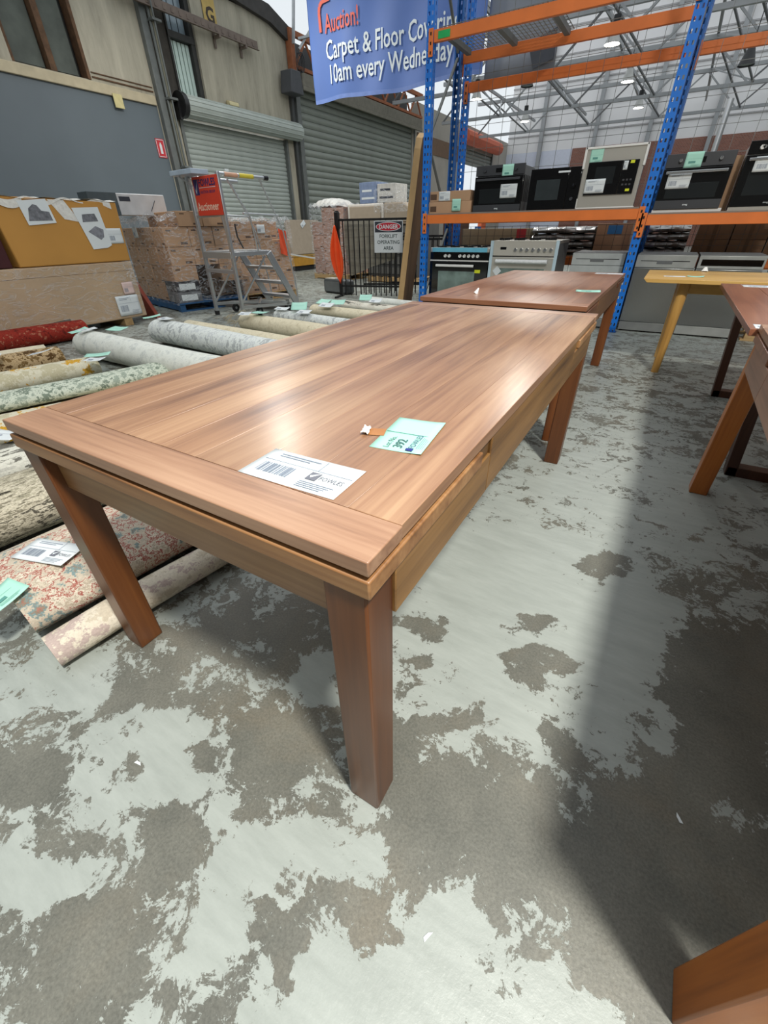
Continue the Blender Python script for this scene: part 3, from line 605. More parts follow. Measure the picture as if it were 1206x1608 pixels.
# oak table with round legs
OAK = wood('oak', (172, 128, 64), (202, 160, 88), (218, 178, 108), 'X', .4, .1, rnd=.06); OAKZ = wood('oak_leg', (166, 120, 58), (196, 150, 80), (210, 168, 98), 'Z', .4, .1, rnd=.04)
t = thing('oak_table', 'pale golden oak table with round legs in front of the dishwashers', 'table', (.075, 4.10, 0))
for k in range(4): part('plank', MB().prism([(0+.03*(k == 0), .722), (1.75, .722), (1.75, .75), (.0, .75)], lambda a, b, k=k: (a, k*.225+.0008, b), lambda a, b, k=k: (a, k*.225+.2242, b)), OAK, t, bevel=.002)
part('side_apron', MB().box(.33, 1.5, .135, .157, .640, .721), OAK, t, bevel=.003); part('side_apron', MB().box(.33, 1.5, .75, .772, .640, .721), OAK, t, bevel=.003)
part('end_apron', MB().box(.295, .315, .2, .72, .640, .721), OAK, t, bevel=.003)
for x, y in ((.305, .145), (.305, .76), (1.5, .145), (1.5, .76)): part('leg', MB().cyl((x, y, 0), (x, y, .721), .030, 24, .044), OAKZ, t, smooth=50)
paper('price_tag', 'white tag on the left end of the oak table', 'tag', .16, .08, 'white', (.29, 4.38, .7506), (0, 0, .1), detail=0); 
paper('lot_ticket', 'mint ticket beside the white tag on the oak table', 'ticket', .12, .08, 'green', (.44, 4.40, .7506), (0, 0, -.15), detail=0, curl=.008)
o = part('tape_knot', MB().cyl((0, 0, 0), (.0, .01, .035), .03, 9, .012), plain('clear_tape', (236, 236, 232)), None, loc=(.52, 4.93, .7502)); tag(o, 'pinkish white wad of tape at the back edge of the oak table', 'tape')

# dark loop-legged table
t = thing('loop_leg_table', 'red brown wooden table on dark closed loop legs at the right edge', 'table', (.59, 2.06, 0))
RX = wood('russet_top', (112, 66, 46), (146, 92, 66), (172, 116, 84), 'Y', .28, .4, rnd=.08); LOOP = wood('dark_loop', (52, 26, 16), (74, 40, 24), (92, 54, 32), 'Z', .4, .1)
for k in range(5): part('plank', MB().box(k*.2+.0006, k*.2+.1994, 0, 1.86, .722, .75), RX, t, bevel=.002, seg=1)
part('side_apron', MB().box(.14, .165, .2, 1.66, .65, .721), RX, t, bevel=.003)
for y in (.215, 1.645):
    f = thing_part = bpy.data.objects.new('leg_loop', None); COL.objects.link(f); f.parent = t; f.location = (0, y, 0)
    a = (.215, 0); b_ = (.80, 0); 
    part('foot_bar', MB().box(.2, .84, 0, .075, 0, .05), LOOP, f, bevel=.003)
    part('upright', MB().add([(.2,0,0),(.25,0,0),(.25,.075,0),(.2,.075,0),(.13,0,.70),(.18,0,.70),(.18,.075,.70),(.13,.075,.70)], [(0,3,2,1),(4,5,6,7),(0,1,5,4),(1,2,6,5),(2,3,7,6),(3,0,4,7)]), LOOP, f, bevel=.003)
    part('upright', MB().add([(.79,0,0),(.84,0,0),(.84,.075,0),(.79,.075,0),(.86,0,.70),(.91,0,.70),(.91,.075,.70),(.86,.075,.70)], [(0,3,2,1),(4,5,6,7),(0,1,5,4),(1,2,6,5),(2,3,7,6),(3,0,4,7)]), LOOP, f, bevel=.003)
    part('top_bar', MB().box(.11, .93, 0, .075, .675, .721), LOOP, f, bevel=.003)
paper('price_tag', 'white tag at near left corner of the red brown loop-legged table', 'tag', .10, .10, 'white', (.66, 2.13, .7506), (0, 0, 0), detail=0)
paper('price_tag', 'white tag at far edge of the red brown loop-legged table', 'tag', .30, .13, 'white', (.86, 3.80, .7506), (0, 0, .02), detail=0)
paper('price_tag', 'second white tag at the far right of the red brown table', 'tag', .30, .14, 'white', (1.2, 3.62, .7506), (0, 0, .02), detail=0)

# ================================================================== PALLET RACKING
BLUE = plain('rack_blue', (20, 116, 214), .42, noise=.05, scale=3); BLUED = plain('rack_blue_worn', (28, 94, 166), .5, noise=.15, scale=3)
ORANGE = plain('rack_orange', (226, 120, 52), .5, noise=.07, scale=5)
WIRE = plain('zinc_wire', (122, 122, 118), .5, metal=.4, noise=.05)
def upright_mesh(h, wd=.09, dp=.07):
    g = MB(); p = .075; n = int(h/p); xs = [0, .016, .034, .056, .074, .09]
    for k in range(n):
        z0, z1, z2 = k*p, k*p+.03, (k+1)*p
        for c in (0, 2, 4): g.add([(xs[c],0,z0),(xs[c+1],0,z0),(xs[c+1],0,z1),(xs[c],0,z1)], [(0,1,2,3)])
        g.add([(0,0,z1),(wd,0,z1),(wd,0,z2),(0,0,z2)], [(0,1,2,3)])
        for x in (0, wd):
            for a, b in ((0, .026), (.044, dp)): g.add([(x,a,z0),(x,b,z0),(x,b,z1),(x,a,z1)], [(0,1,2,3)])
            g.add([(x,0,z1),(x,dp,z1),(x,dp,z2),(x,0,z2)], [(0,1,2,3)])
    g.box(0, .018, dp, dp+.003, 0, n*p); g.box(wd-.018, wd, dp, dp+.003, 0, n*p)
    me = g.mesh('upright'); return me
UPM = upright_mesh(4.6)
def wires(mb, x0, x1, a0, a1, nx, na, plane, c, r=.0026):
    """welded mesh: plane 'Z' (flat deck) or 'Y' (upright panel)"""
    for i in range(nx+1):
        x = x0+(x1-x0)*i/nx
        if plane == 'Z': mb.box(x-r, x+r, a0, a1, c-r, c+r)
        else: mb.box(x-r, x+r, c-r, c+r, a0, a1)
    for j in range(na+1):
        a = a0+(a1-a0)*j/na
        if plane == 'Z': mb.box(x0, x1, a-r, a+r, c-r, c+r)
        else: mb.box(x0, x1, c-r, c+r, a-r, a+r)
    return mb
def beam(mb, x0, x1, y, ztop, h=.10, d=.045):
    s = .022
    mb.prism([(y, ztop-h), (y+d, ztop-h), (y+d, ztop-s), (y+d-.018, ztop-s), (y+d-.018, ztop), (y, ztop)], lambda a, b: (x0, a, b), lambda a, b: (x1, a, b))
def rack(label, y0, y1, low, high, x_off=0.0, decks=True, rear=4.6):
    t = thing('pallet_rack', label, 'racking', (0, y0, 0)); dy = y1-y0-.07
    xs = (-2.885, -.222, 2.56)
    for x in xs:
        for y in (0, dy):
            u = link_mesh('upright', UPM, None, t, (x, y, 0)) if y == 0 else link_mesh('upright', UPM2 if rear > 4 else UPM3, None, t, (x, y+.07, 0))
            part('foot_plate', MB().box(-.015, .105, -.02, .09, 0, .006), BLUED, t, loc=(x, y, 0))
        for k in range(5 if rear > 4 else 1):
            za, zb = .25+k*.9, .25+(k+1)*.9
            a, b_ = ((x+.045, .06, za), (x+.045, dy, zb-.05)) if k % 2 == 0 else ((x+.045, dy, za), (x+.045, .06, zb-.05))
            part('brace', MB().bar(a, b_, .03, .02), GALVD, t)
    for i, (xa, xb) in enumerate(((xs[0]+.09, xs[1]), (xs[1]+.09, xs[2]))):
        for lv, z in enumerate((low[i], high[i])):
            if z is None: continue
            for yb in ((-.012, dy+.06) if z < rear else (-.012,)):
                b_ = MB(); beam(b_, xa+.004, xb-.004, yb, z); bm = part('beam', b_, ORANGE, t, bevel=.003)
                for xc in (xa-.055, xb-.002):
                    part('connector', MB().box(xc, xc+.057, yb-.010 if yb < .1 else yb+.045, yb-.004 if yb < .1 else yb+.051, z-.21, z+.015), ORANGE, bm, bevel=.002)
                    pc = MB()
                    for q in range(3): pc.box(xc+.02, xc+.036, (yb-.0125 if yb < .1 else yb+.050), (yb-.010 if yb < .1 else yb+.0535), z-.19+q*.075, z-.165+q*.075)
                    part('lug', pc, DARK if q else DARK, bm)
            if decks and lv == 0:
                part('wire_deck', wires(MB(), xa+.01, xb-.01, -.012, dy+.10, 52, 8, 'Z', z+.006, .0028), WIRE, t, stuff=True)
                part('deck_lip', MB().box(xa+.01, xb-.01, -.014, -.008, z-.002, z+.012), plain('dusty_lip', (164, 140, 124), .8), t)
    return t
UPM.materials.append(BLUE)
UPM2 = UPM.copy(); UPM2.transform(Matrix.Scale(-1, 4, (0, 1, 0))); UPM2.flip_normals(); UPM2.materials.clear(); UPM2.materials.append(BLUED)
UPM3 = upright_mesh(1.15); UPM3.transform(Matrix.Scale(-1, 4, (0, 1, 0))); UPM3.flip_normals(); UPM3.materials.append(BLUED)
r1 = rack('front bay of blue and orange pallet racking holding ovens and microwaves', 5.932, 6.82, (1.262, 1.205), (2.955, None))
part('wire_deck', wires(MB(), -2.72, -1.45, -.012, .87, 26, 9, 'Z', 2.962, .0028), WIRE, r1, stuff=True)
for x in (-2.68, -2.1, -1.5): part('deck_support', MB().box(x-.03, x+.03, .03, .80, 2.90, 2.95), GALVD, r1)
part('load_sign', MB().box(-2.735, -2.59, -.016, -.013, 2.875, 2.935), plain('green_sticker', (22, 170, 88), .5), r1)
part('back_mesh', wires(MB(), -2.75, 2.5, 1.28, 4.2, 28, 12, 'Y', .915, .0022), WIRE, r1, stuff=True)
part('back_mesh', wires(MB(), -2.75, 2.5, .55, 1.12, 42, 5, 'Y', .915, .0022), plain('dark_wire', (70, 70, 66), .5), r1, stuff=True)
r2 = rack('second row of worn blue and orange racking standing behind the oven bay', 7.08, 8.12, (.74, .74), (2.73, 2.73), decks=False, rear=1.15)
part('shelf_board', MB().box(-2.78, 2.5, .02, .98, .742, .760), plain('chipboard', (150, 124, 92), .8), r2)

# ---- appliances on the shelf
BG = plain('black_glass', (12, 12, 14), .08, noise=.0, spec=.6); BG2 = plain('oven_glass', (28, 32, 34), .06, noise=.1, spec=.8)
ANTH = plain('anthracite', (58, 60, 64), .4, noise=.04); SS = steel('stainless', (214, 211, 202), .30, 'X', metal=.6); SSV = steel('stainless_door', (168, 170, 168), .24, 'X')
BODY = plain('grey_casing', (120, 122, 122), .5, metal=.3); BODYD = plain('dark_casing', (60, 60, 62), .5); YEL = plain('yellow_sticker', (216, 222, 40), .5, noise=0); WHITE = plain('white_plastic', (226, 226, 222), .45, noise=.02)
CHR = steel('chrome', (210, 212, 214), .15, 'Z')
def stick(parent, x, z, y, w_, h_, kind, rot=0.0): return paper('sticker', None, None, w_, h_, kind, (x, y-.003, z), (PI/2, rot, 0), parent=parent, detail=1)
def knob(p, x, z, y, r, mat, d=.025):
    k = part('knob', MB().cyl((0, 0, 0), (0, -d, 0), r, 18, r*.85), mat, p, smooth=50, loc=(x, y, z)); part('pointer', MB().box(-.002, .002, -d-.002, -d, -r*.1, r*.8), INK, k); return k
SY = 5.955
# carton pair at the left end of the shelf
for k, (z0, z1, l) in enumerate(((1.272, 1.40, 'brown carton lying at the left end of the shelf, lower one'), (1.401, 1.510, 'brown carton with a white label on the shelf, upper one'))):
    c = thing('carton', l, 'box', (-2.49, SY+.01, z0), group='cartons on the oven shelf')
    part('carton_body', MB().box(-.30+.01*k, .30-.02*k, 0, .40, 0, z1-z0), CARD, c, bevel=.004)
    part('packing_tape', MB().box(-.02, .03, -.001, .4, z1-z0, z1-z0+.001), plain('tan_tape', (150, 104, 60), .3), c)
    part('flap_print', MB().box(-.28, -.19, -.001, 0, .02, .08), plain('box_print', (90, 66, 48)), c)
    if k: stick(c, -.08, .055, 0, .16, .10, 'white')
    else: stick(c, .10, .085, -.012, .12, .13, 'green')
# dark built-in oven
def oven(label, x0, x1, z0, z1, panel, handle, col, knobs, body, cat='oven', depth=.5, foot=0.0):
    t = thing('wall_oven', label, cat, (x0, SY, z0)); w_ = x1-x0; h = z1-z0
    part('casing', MB().box(.012, w_-.012, .03, depth, 0, h-.01), body, t, bevel=.006)
    part('control_panel', MB().box(0, w_, 0, .03, h-panel, h), col, t, bevel=.003)
    d = part('door', MB().box(0, w_, -.012, .028, foot, h-panel-.006), BG, t, bevel=.004)
    part('window', MB().box(.07, w_-.07, -.0135, -.012, foot+.09, h-panel-.13), BG2, d, bevel=.001)
    hb = MB(); hb.box(.03, w_-.03, -.06, -.042, h-panel-.052, h-panel-.03); hb.box(.04, .06, -.045, -.01, h-panel-.052, h-panel-.03); hb.box(w_-.06, w_-.04, -.045, -.01, h-panel-.052, h-panel-.03)
    part('handle', hb, handle, d, bevel=.003)
    part('display', MB().box(w_*.5-.05, w_*.5+.05, -.0015, 0, h-panel*.72, h-panel*.3), BG, t)
    for k in knobs: knob(t, k*w_, h-panel*.5, 0, .017, col if handle is not CHR else CHR)
    return t
t = oven('charcoal built-in oven with a mint ticket on its control panel, left end of shelf', -2.155, -1.553, 1.270, 1.732, .10, ANTH, ANTH, (.2, .83), BODY)
part('base_strip', MB().box(0, .602, -.013, .0, 0, .075), ANTH, t); text_part('lettering', 'smeg', .022, PAPER, t, (.28, -.0145, .03), rot=(PI/2, 0, 0), weight=.0006)
stick(t, .44, .205, -.014, .205, .135, 'white'); stick(t, .40, .395, -.001, .135, .13, 'green')
sp = MB()
for k in range(5): sp.box(.602-.0125, .602-.0115, .06+k*.07, .10+k*.07, .1, .36)
part('side_vents', sp, DARK, t)
# black microwave
t = thing('microwave', 'all black microwave between the charcoal oven and the steel-framed microwave', 'microwave', (-1.468, SY, 1.270))
part('casing', MB().box(0, .565, .02, .38, 0, .39), BODYD, t, bevel=.006); d = part('door', MB().box(.0, .43, -.01, .02, .005, .392), BG, t, bevel=.003); part('window', MB().box(.08, .345, -.0112, -.01, .10, .29), plain('tinted_window', (52, 58, 60), .12), d)
p_ = part('control_panel', MB().box(.433, .565, -.01, .02, .005, .392), BG, t, bevel=.003); knob(t, .5, .22, -.011, .026, BG); knob(t, .5, .10, -.011, .018, ANTH); part('sticker', MB().box(.31, .44, -.0125, -.0102, .345, .362), PAPER, t)
# steel framed microwave
t = thing('microwave', 'black microwave in a wide stainless steel frame, beside the right blue post', 'microwave', (-.90, SY, 1.270))
part('trim_frame', MB().box(0, .60, .0, .02, .012, .53), SS, t, bevel=.004); part('casing', MB().box(.03, .57, .02, .42, .02, .50), BODY, t, bevel=.005)
d = part('door', MB().box(.055, .40, -.018, 0, .125, .415), BG, t, bevel=.004); part('window', MB().box(.14, .335, -.0192, -.018, .22, .37), BG2, d)
part('control_panel', MB().box(.402, .555, -.018, 0, .125, .415), BG, t, bevel=.004); stick(t, .43, .37, -.018, .042, .075, 'white')
part('energy_sticker', MB().box(.47, .51, -.0195, -.018, .385, .41), YEL, t); part('energy_sticker', MB().box(.48, .52, -.0195, -.018, .148, .170), YEL, t)
stick(t, .16, .205, -.018, .205, .125, 'white'); stick(t, .115, .468, -.001, .13, .125, 'green')
f = MB(); f.box(-.008, .608, -.012, .03, .525, .545); f.box(-.012, .012, -.012, .03, .36, .545); f.box(.588, .612, -.012, .03, .36, .545); part('foam_corner', f, WHITE, t, bevel=.004)
f = MB(); f.box(-.008, .608, -.008, .03, 0, .014); f.box(-.008, .004, -.008, .03, 0, .1); part('foam_corner', f, WHITE, t, bevel=.004)
ps = MB(); 
for k in range(6): ps.box(.43+(k % 3)*.035, .45+(k % 3)*.035, -.0192, -.018, .2+(k//3)*.04, .215+(k//3)*.04)
part('buttons', ps, plain('button_grey', (60, 60, 64)), t)
# oven on foam right of the post
o = part('foam_slab', MB().box(0, .63, 0, .45, 0, .032), WHITE, None, bevel=.006, loc=(-.105, SY, 1.213)); tag(o, 'white foam slab under the oven right of the blue post', 'foam')
t = oven('black oven with steel handle bar standing on white foam, right of the blue post', -.095, .495, 1.246, 1.700, .11, CHR, ANTH, (.22, .80), BODYD)
part('base_strip', MB().box(0, .59, -.014, .0, 0, .075), ANTH, t); text_part('lettering', 'smeg', .022, PAPER, t, (.26, -.0155, .03), rot=(PI/2, 0, 0), weight=.0006)
stick(t, .16, .235, -.014, .21, .125, 'white'); stick(t, .24, .40, -.001, .15, .125, 'green')
c = thing('carton', 'plain brown carton behind the two right-hand ovens', 'box', (.50, 6.15, 1.213)); part('carton_body', MB().box(.0, .07, 0, .3, 0, .46), CARD, c, bevel=.004); part('packing_tape', MB().box(.02, .05, -.001, .3, .46, .461), plain('tan_tape', (150, 104, 60)), c)
t = oven('steel-sided black oven cut off by the right edge of the picture', .575, 1.17, 1.213, 1.755, .10, CHR, BG, (.2,), SS, foot=.035)
part('base_strip', MB().box(0, .595, -.014, 0, 0, .033), SS, t); stick(t, .20, .36, -.05, .235, .115, 'white'); knob(t, .1, .49, 0, .02, WHITE); text_part('lettering', 'smeg', .02, PAPER, t, (.27, -.0155, .06), rot=(PI/2, 0, 0))

# ---- appliances on the floor below
FY = 6.06
t = thing('range_cooker', 'black range cooker with white knobs and blue film along its top edge', 'cooker', (-2.78, FY, 0))
part('body', MB().box(.005, .865, .03, .62, .08, .87), BODYD, t, bevel=.005); part('hob', MB().box(0, .87, 0, .62, .83, .885), SS, t, bevel=.006); part('protective_film', MB().box(.03, .84, -.003, .0, .832, .884), plain('blue_film', (112, 190, 216), .3), t)
part('control_panel', MB().box(0, .87, .0, .03, .738, .828), BG, t, bevel=.003); part('trim_strip', MB().box(0, .87, -.006, .03, .722, .736), WHITE, t)
for x in (.235, .295, .455, .520, .585, .65, .715): knob(t, x, .785, 0, .021, WHITE)
d = part('door', MB().box(0, .87, -.01, .028, .20, .718), BG, t, bevel=.004); part('window', MB().box(.14, .69, -.0115, -.01, .28, .60), plain('foil_lined_glass', (112, 130, 124), .2, noise=.45, scale=5, bump=.6), d); part('handle', MB().box(.11, .68, -.06, -.035, .655, .685), WHITE, d, bevel=.006)
hh = MB(); hh.box(.12, .14, -.04, -.008, .66, .68); hh.box(.65, .67, -.04, -.008, .66, .68); part('handle_mount', hh, ANTH, d); part('energy_sticker', MB().box(.69, .77, -.0125, -.01, .585, .625), YEL, d)
gr = MB()
for k in range(4): gr.box(.06+k*.2, .2+k*.2, .1, .11, .886, .9); gr.box(.06+k*.2, .2+k*.2, .4, .41, .886, .9); gr.box(.12+k*.2, .13+k*.2, .06, .5, .886, .9)
part('pan_support', gr, BLACK, t)
part('plinth', MB().box(.02, .85, .03, .5, 0, .08), DARK, t); part('storage_drawer', MB().box(0, .87, -.008, .028, .085, .195), BG, t, bevel=.004)
t = thing('range_cooker', 'wide stainless steel range cooker with seven knobs behind the second table', 'cooker', (-1.893, FY, 0))
part('body', MB().box(.005, .865, .03, .64, .08, .94), BODY, t, bevel=.005); part('control_panel', MB().box(0, .87, 0, .03, .795, .965), steel('stainless_pale', (220, 216, 206), .35, 'X', metal=.5), t, bevel=.005); part('hob', MB().box(0, .87, .03, .64, .93, .965), SS, t, bevel=.004)
for k in range(7): knob(t, .335+k*.075, .865, 0, .022, CHR)
part('display', MB().box(.13, .21, -.002, 0, .865, .895), BG, t); part('gap', MB().box(0, .87, .005, .03, .785, .795), DARK, t)
d = part('door', MB().box(0, .87, -.01, .028, .20, .783), SS, t, bevel=.004); part('window', MB().box(.13, .74, -.0115, -.01, .30, .655), plain('foil_lined_glass', (112, 130, 124)), d)
hm = MB(); hm.cyl((.10, -.05, .735), (.77, -.05, .735), .024, 12); part('wrapped_handle', hm, plain('handle_wrap', (224, 226, 226), .3, noise=.1, scale=30, bump=.8), d, smooth=40)
hm = MB(); hm.box(.14, .16, -.05, 0, .725, .745); hm.box(.70, .72, -.05, 0, .725, .745); part('handle_mount', hm, ANTH, d)
for a in (-.004, .835): part('edge_film', MB().box(a, a+.039, -.012, 0, .1, .965), plain('pale_blue_film', (190, 212, 222), .3), t)
part('corner_tag', MB().prism([(.06, .62), (.12, .56), (.18, .62), (.12, .68)], lambda a, b: (a, -.014, b), lambda a, b: (a, -.012, b)), PAPER, d); part('plinth', MB().box(.02, .85, .03, .5, 0, .08), DARK, t); part('storage_drawer', MB().box(0, .87, -.008, .028, .085, .195), SS, t, bevel=.004)
gr = MB()
for k in range(4): gr.box(.06+k*.2, .2+k*.2, .14, .15, .966, .99); gr.box(.12+k*.2, .13+k*.2, .1, .5, .966, .99)
part('pan_support', gr, BLACK, t)
def dishwasher(label, x0, w_, h, col, panel, loc_y=FY+.03, black=False, lip=True):
    t = thing('dishwasher', label, 'dishwasher', (x0, loc_y, 0))
    part('casing', MB().box(.01, w_-.01, .03, .58, .03, h-.005), BODYD, t, bevel=.004); part('worktop', MB().box(.002, w_-.002, .02, .58, h-.004, h+.008), BODY, t, bevel=.003)
    p_ = part('control_panel', MB().box(0, w_, 0, .03, h-.125, h), panel, t, bevel=.005)
    if black: part('display_strip', MB().box(.03, w_-.02, -.003, 0, h-.095, h-.035), BG, p_, bevel=.001); 
    else:
        part('grip_recess', MB().box(w_*.36, w_*.62, -.002, .0, h-.088, h-.055), plain('recess_grey', (104, 106, 106), .6), p_)
        g = MB(); g.box(w_*.08, w_*.36, -.0015, 0, h-.062, h-.055); g.box(w_*.62, w_*.90, -.0015, 0, h-.062, h-.055); part('slot', g, DARK, p_)
    part('door', MB().box(0, w_, -.004, .03, .115, h-.128), col, t, bevel=.005); part('kick_plate', MB().box(.003, w_-.003, .004, .03, .015, .110), panel if black else plain('kick_grey', (150, 152, 150), .4, metal=.5), t, bevel=.003)
    f = MB(); f.box(.02, .06, .03, .07, 0, .03); f.box(w_-.06, w_-.02, .03, .07, 0, .03); f.box(.02, .06, .5, .54, 0, .03); f.box(w_-.06, w_-.02, .5, .54, 0, .03); part('feet', f, DARK, t)
    return t
dishwasher('pale grey dishwasher left of the right blue post, mostly behind the second table', -.850, .60, .830, plain('pale_grey_enamel', (176, 180, 178), .4), plain('pale_grey_enamel', (176, 180, 178), .4), loc_y=6.13)
dishwasher('stainless dishwasher with recessed grip, right of the blue post', -.122, .60, .822, SSV, plain('satin_silver', (178, 180, 176), .4, metal=.4))
dishwasher('stainless dishwasher with black control strip, behind the oak table', .497, .60, .822, SSV, plain('satin_silver', (178, 180, 176), .4), black=True)
t = thing('storage_pallet', 'wooden pallet end at the far right beside the dishwashers', 'pallet', (1.16, 6.08, 0))
PALW = wood('pallet_wood', (146, 116, 76), (182, 150, 104), (204, 174, 128), 'X', .8, 0)
for k in range(3): part('block', MB().box(.03+k*.42, .15+k*.42, 0, .1, .018, .10), PALW, t)
for k in range(5): part('deck_board', MB().box(0, 1.1, k*.22, k*.22+.12, .10, .12), PALW, t, bevel=.003)
for k in range(3): part('base_board', MB().box(0, 1.1, k*.44, k*.44+.1, 0, .018), PALW, t)
# ---- goods on the second rack, seen over the appliances
c = thing('long_carton', 'long beige carton behind the range cookers on the rear rack', 'box', (-2.2, 7.14, .762)); part('carton_body', MB().box(-.55, .52, 0, .5, 0, .33), plain('beige_card', (168, 154, 124), .8), c, bevel=.004); part('red_label', MB().box(.32, .46, -.002, 0, .2, .32), plain('carton_red', (190, 60, 66)), c)
def bundle(label, x, w_, seed):
    t = thing('wrapped_bundle', label, 'bundle', (x, 7.13, .762), group='plastic wrapped bundles on the rear rack'); r = random.Random(seed)
    for k in range(4):
        z = k*.085; g = MB()
        ph = [r.uniform(0, 6) for _ in range(4)]
        def fn(u, v, ph=ph, z=z): 
            a = 2*PI*v; rr = 1+.08*math.sin(9*u+ph[0]+3*a)+.06*math.sin(23*u+ph[1])
            return ((u-.5)*w_, .22+.22*math.cos(a)*rr, z+.045+.042*math.sin(a)*rr)
        g.grid(fn, 30, 14)
        for e in (0, 1): pass
        part('wrapped_pack', g, plain('silver_plastic', (150, 150, 146), .15, noise=.35, scale=9, bump=.9, spec=.9), t, smooth=60)
        part('pack_core', MB().box(-w_*.49, w_*.49, .05, .40, z+.015, z+.07), plain('grey_fill', (120, 118, 112), .8), t)
    return t
bundle('silvery plastic wrapped bundle on the rear rack behind the pale dishwasher', -1.22, .85, 2); bundle('silvery plastic wrapped bundle on rear rack right of the blue post', .10, .48, 4)
c = thing('carton', 'small brown carton with a blue label beside the left blue post bundle', 'box', (-.55, 7.14, .762)); part('carton_body', MB().box(-.22, .22, 0, .35, 0, .37), CARD, c, bevel=.004); part('blue_label', MB().box(-.08, .10, -.002, 0, .25, .35), plain('label_blue', (60, 130, 190)), c); part('packing_tape', MB().box(-.03, .02, -.001, .35, .37, .371), plain('tan_tape', (150, 104, 60)), c)
proto = None
for k in range(4):
    for j in range(2):
        if proto is None:
            c = thing('brown_carton', '', 'box', (0, 0, 0), group='dark brown cartons on the rear rack'); part('carton_body', MB().box(-.18, .18, 0, .35, 0, .178), plain('dark_cardboard', (104, 78, 54), .8, rnd=.1), c, bevel=.004); part('packing_tape', MB().box(-.02, .02, -.001, 0, 0, .178), plain('dark_tape', (80, 58, 36), .4), c); proto = c
        else: c = copy_tree(proto)
        c.location = (.60+k*.37, 7.14, .762+j*.18); c['label'] = 'dark brown carton on the rear rack, %s layer, %s' % (('lower', 'upper')[j], ('nearest the blue post', 'second from the blue post', 'third from the blue post', 'at the right edge')[k])

# ================================================================== LEFT SIDE: CARTONS, PALLETS, LADDER
# big cartons in front
c = thing('long_carton', 'long brown plastic wrapped carton on the floor blocks, under the yellow carton', 'box', (-6.3, 0, 0))
part('carton_body', MB().box(-.85, 0, .9, 3.70, .095, .79), CARD_G, c, bevel=.012)
part('stretch_wrap', MB().grid(lambda u, v: (.006+.006*math.sin(31*u)*math.sin(17*v), .92+2.77*u, .12+.66*v), 60, 20), film('faint_film', amount=.10, scale=6), c, smooth=60)
part('seam', MB().box(-.001, .001, .92, 3.69, .68, .684), plain('box_seam', (112, 88, 64)), c)
w = MB(); w.grid(lambda u, v: (.012+.01*math.sin(9*u+7*v), 3.56+.15*u, .60+.2*v-.25*u*(1-v)), 8, 8); part('loose_film', w, film('clear_film'), c, smooth=60)
def wallpaper(parent, y, z, w_, h_, mat=PAPER, tilt=0.0, x=.016, det=0): 
    o = paper('sticker', None, None, w_, h_, 'white', (x, y, z), (PI/2, tilt, PI/2), parent=parent, detail=det); o.data.materials[0] = mat; return o
wallpaper(c, 3.46, .26, .33, .25, det=1); wallpaper(c, 3.53, .47, .16, .15, plain('pink_label', (222, 196, 190)))
for k in range(3): o = part('timber_block', MB().box(-.7, .02, 0, .12, 0, .094), PALW, None, bevel=.004, loc=(-6.33, 1.1+k*1.12, 0)); tag(o, ['timber block under the left end of the long wrapped carton', 'timber block under the middle of the long wrapped carton', 'timber block visible under the right end of the long wrapped carton'][k], 'block')
c = thing('yellow_carton', 'large yellow brown carton with taped photo sheets, on top of the long wrapped carton', 'box', (-6.3, 0, .795))
part('carton_body', MB().prism([(2.33, 0), (3.70, 0), (3.735, .655), (2.29, .68)], lambda a, b: (-.75, a, b), lambda a, b: (0, a, b)), CARD_Y, c, bevel=.012)
r = random.Random(9)
part('torn_film', MB().grid(lambda u, v: (.004+.01*math.sin(13*u), 2.25+1.4*u, .665+.02*math.sin(22*u+1)-.045*v*(1+math.sin(7*u)*.8)), 40, 5), plain('milky_film', (226, 224, 218), .35, bump=.8, scale=30), c, smooth=60)
part('torn_film', MB().prism([(2.90, .66), (3.08, .66), (3.20, .44), (3.02, .47)], lambda a, b: (.002, a, b), lambda a, b: (.005, a, b)), MATS['milky_film'], c)
part('top_film', MB().grid(lambda u, v: (-.75+.76*v, 2.28+1.46*u, .67+.022*math.sin(19*u+9*v)*math.sin(8*v+2)), 30, 12), MATS['milky_film'], c, smooth=60)
def picture_sheet(parent, pts, name='photo_sheet'):
    s = part(name, MB().prism(pts, lambda a, b: (.008, a, b), lambda a, b: (.010, a, b)), PAPER, parent); return s
s = picture_sheet(c, [(2.57, .638), (2.88, .666), (2.91, .433), (2.60, .408)]); part('printed_photo', MB().prism([(2.62, .45), (2.66, .57), (2.72, .61), (2.76, .60), (2.79, .55), (2.87, .54), (2.88, .455)], lambda a, b: (.0105, a, b), lambda a, b: (.0115, a, b)), plain('photo_grey', (112, 114, 120), .5, noise=.4, scale=30), s)
s = picture_sheet(c, [(3.14, .585), (3.47, .60), (3.50, .188), (3.43, .16), (3.24, .15)])
part('printed_photo', MB().prism([(3.22, .44), (3.24, .52), (3.40, .53), (3.42, .45)], lambda a, b: (.0105, a, b), lambda a, b: (.0115, a, b)), plain('photo_grey', (112, 114, 120)), s)
part('printed_photo', MB().prism([(3.25, .34), (3.36, .40), (3.45, .36), (3.43, .28), (3.38, .25)], lambda a, b: (.0105, a, b), lambda a, b: (.0115, a, b)), plain('photo_grey2', (132, 134, 142), .5, noise=.3, scale=30), s)
wallpaper(c, 3.585, .29, .20, .17, x=.006, det=0)
c = thing('maroon_carton', 'dark maroon carton at the left edge behind the yellow carton', 'box', (-6.32, 1.0, .795)); part('carton_body', MB().box(-.8, 0, .2, 1.27, 0, .56), plain('maroon', (62, 16, 22), .5), c, bevel=.01); part('lid_edge', MB().box(-.81, .006, .19, 1.26, .52, .565), plain('maroon', (62, 16, 22)), c)
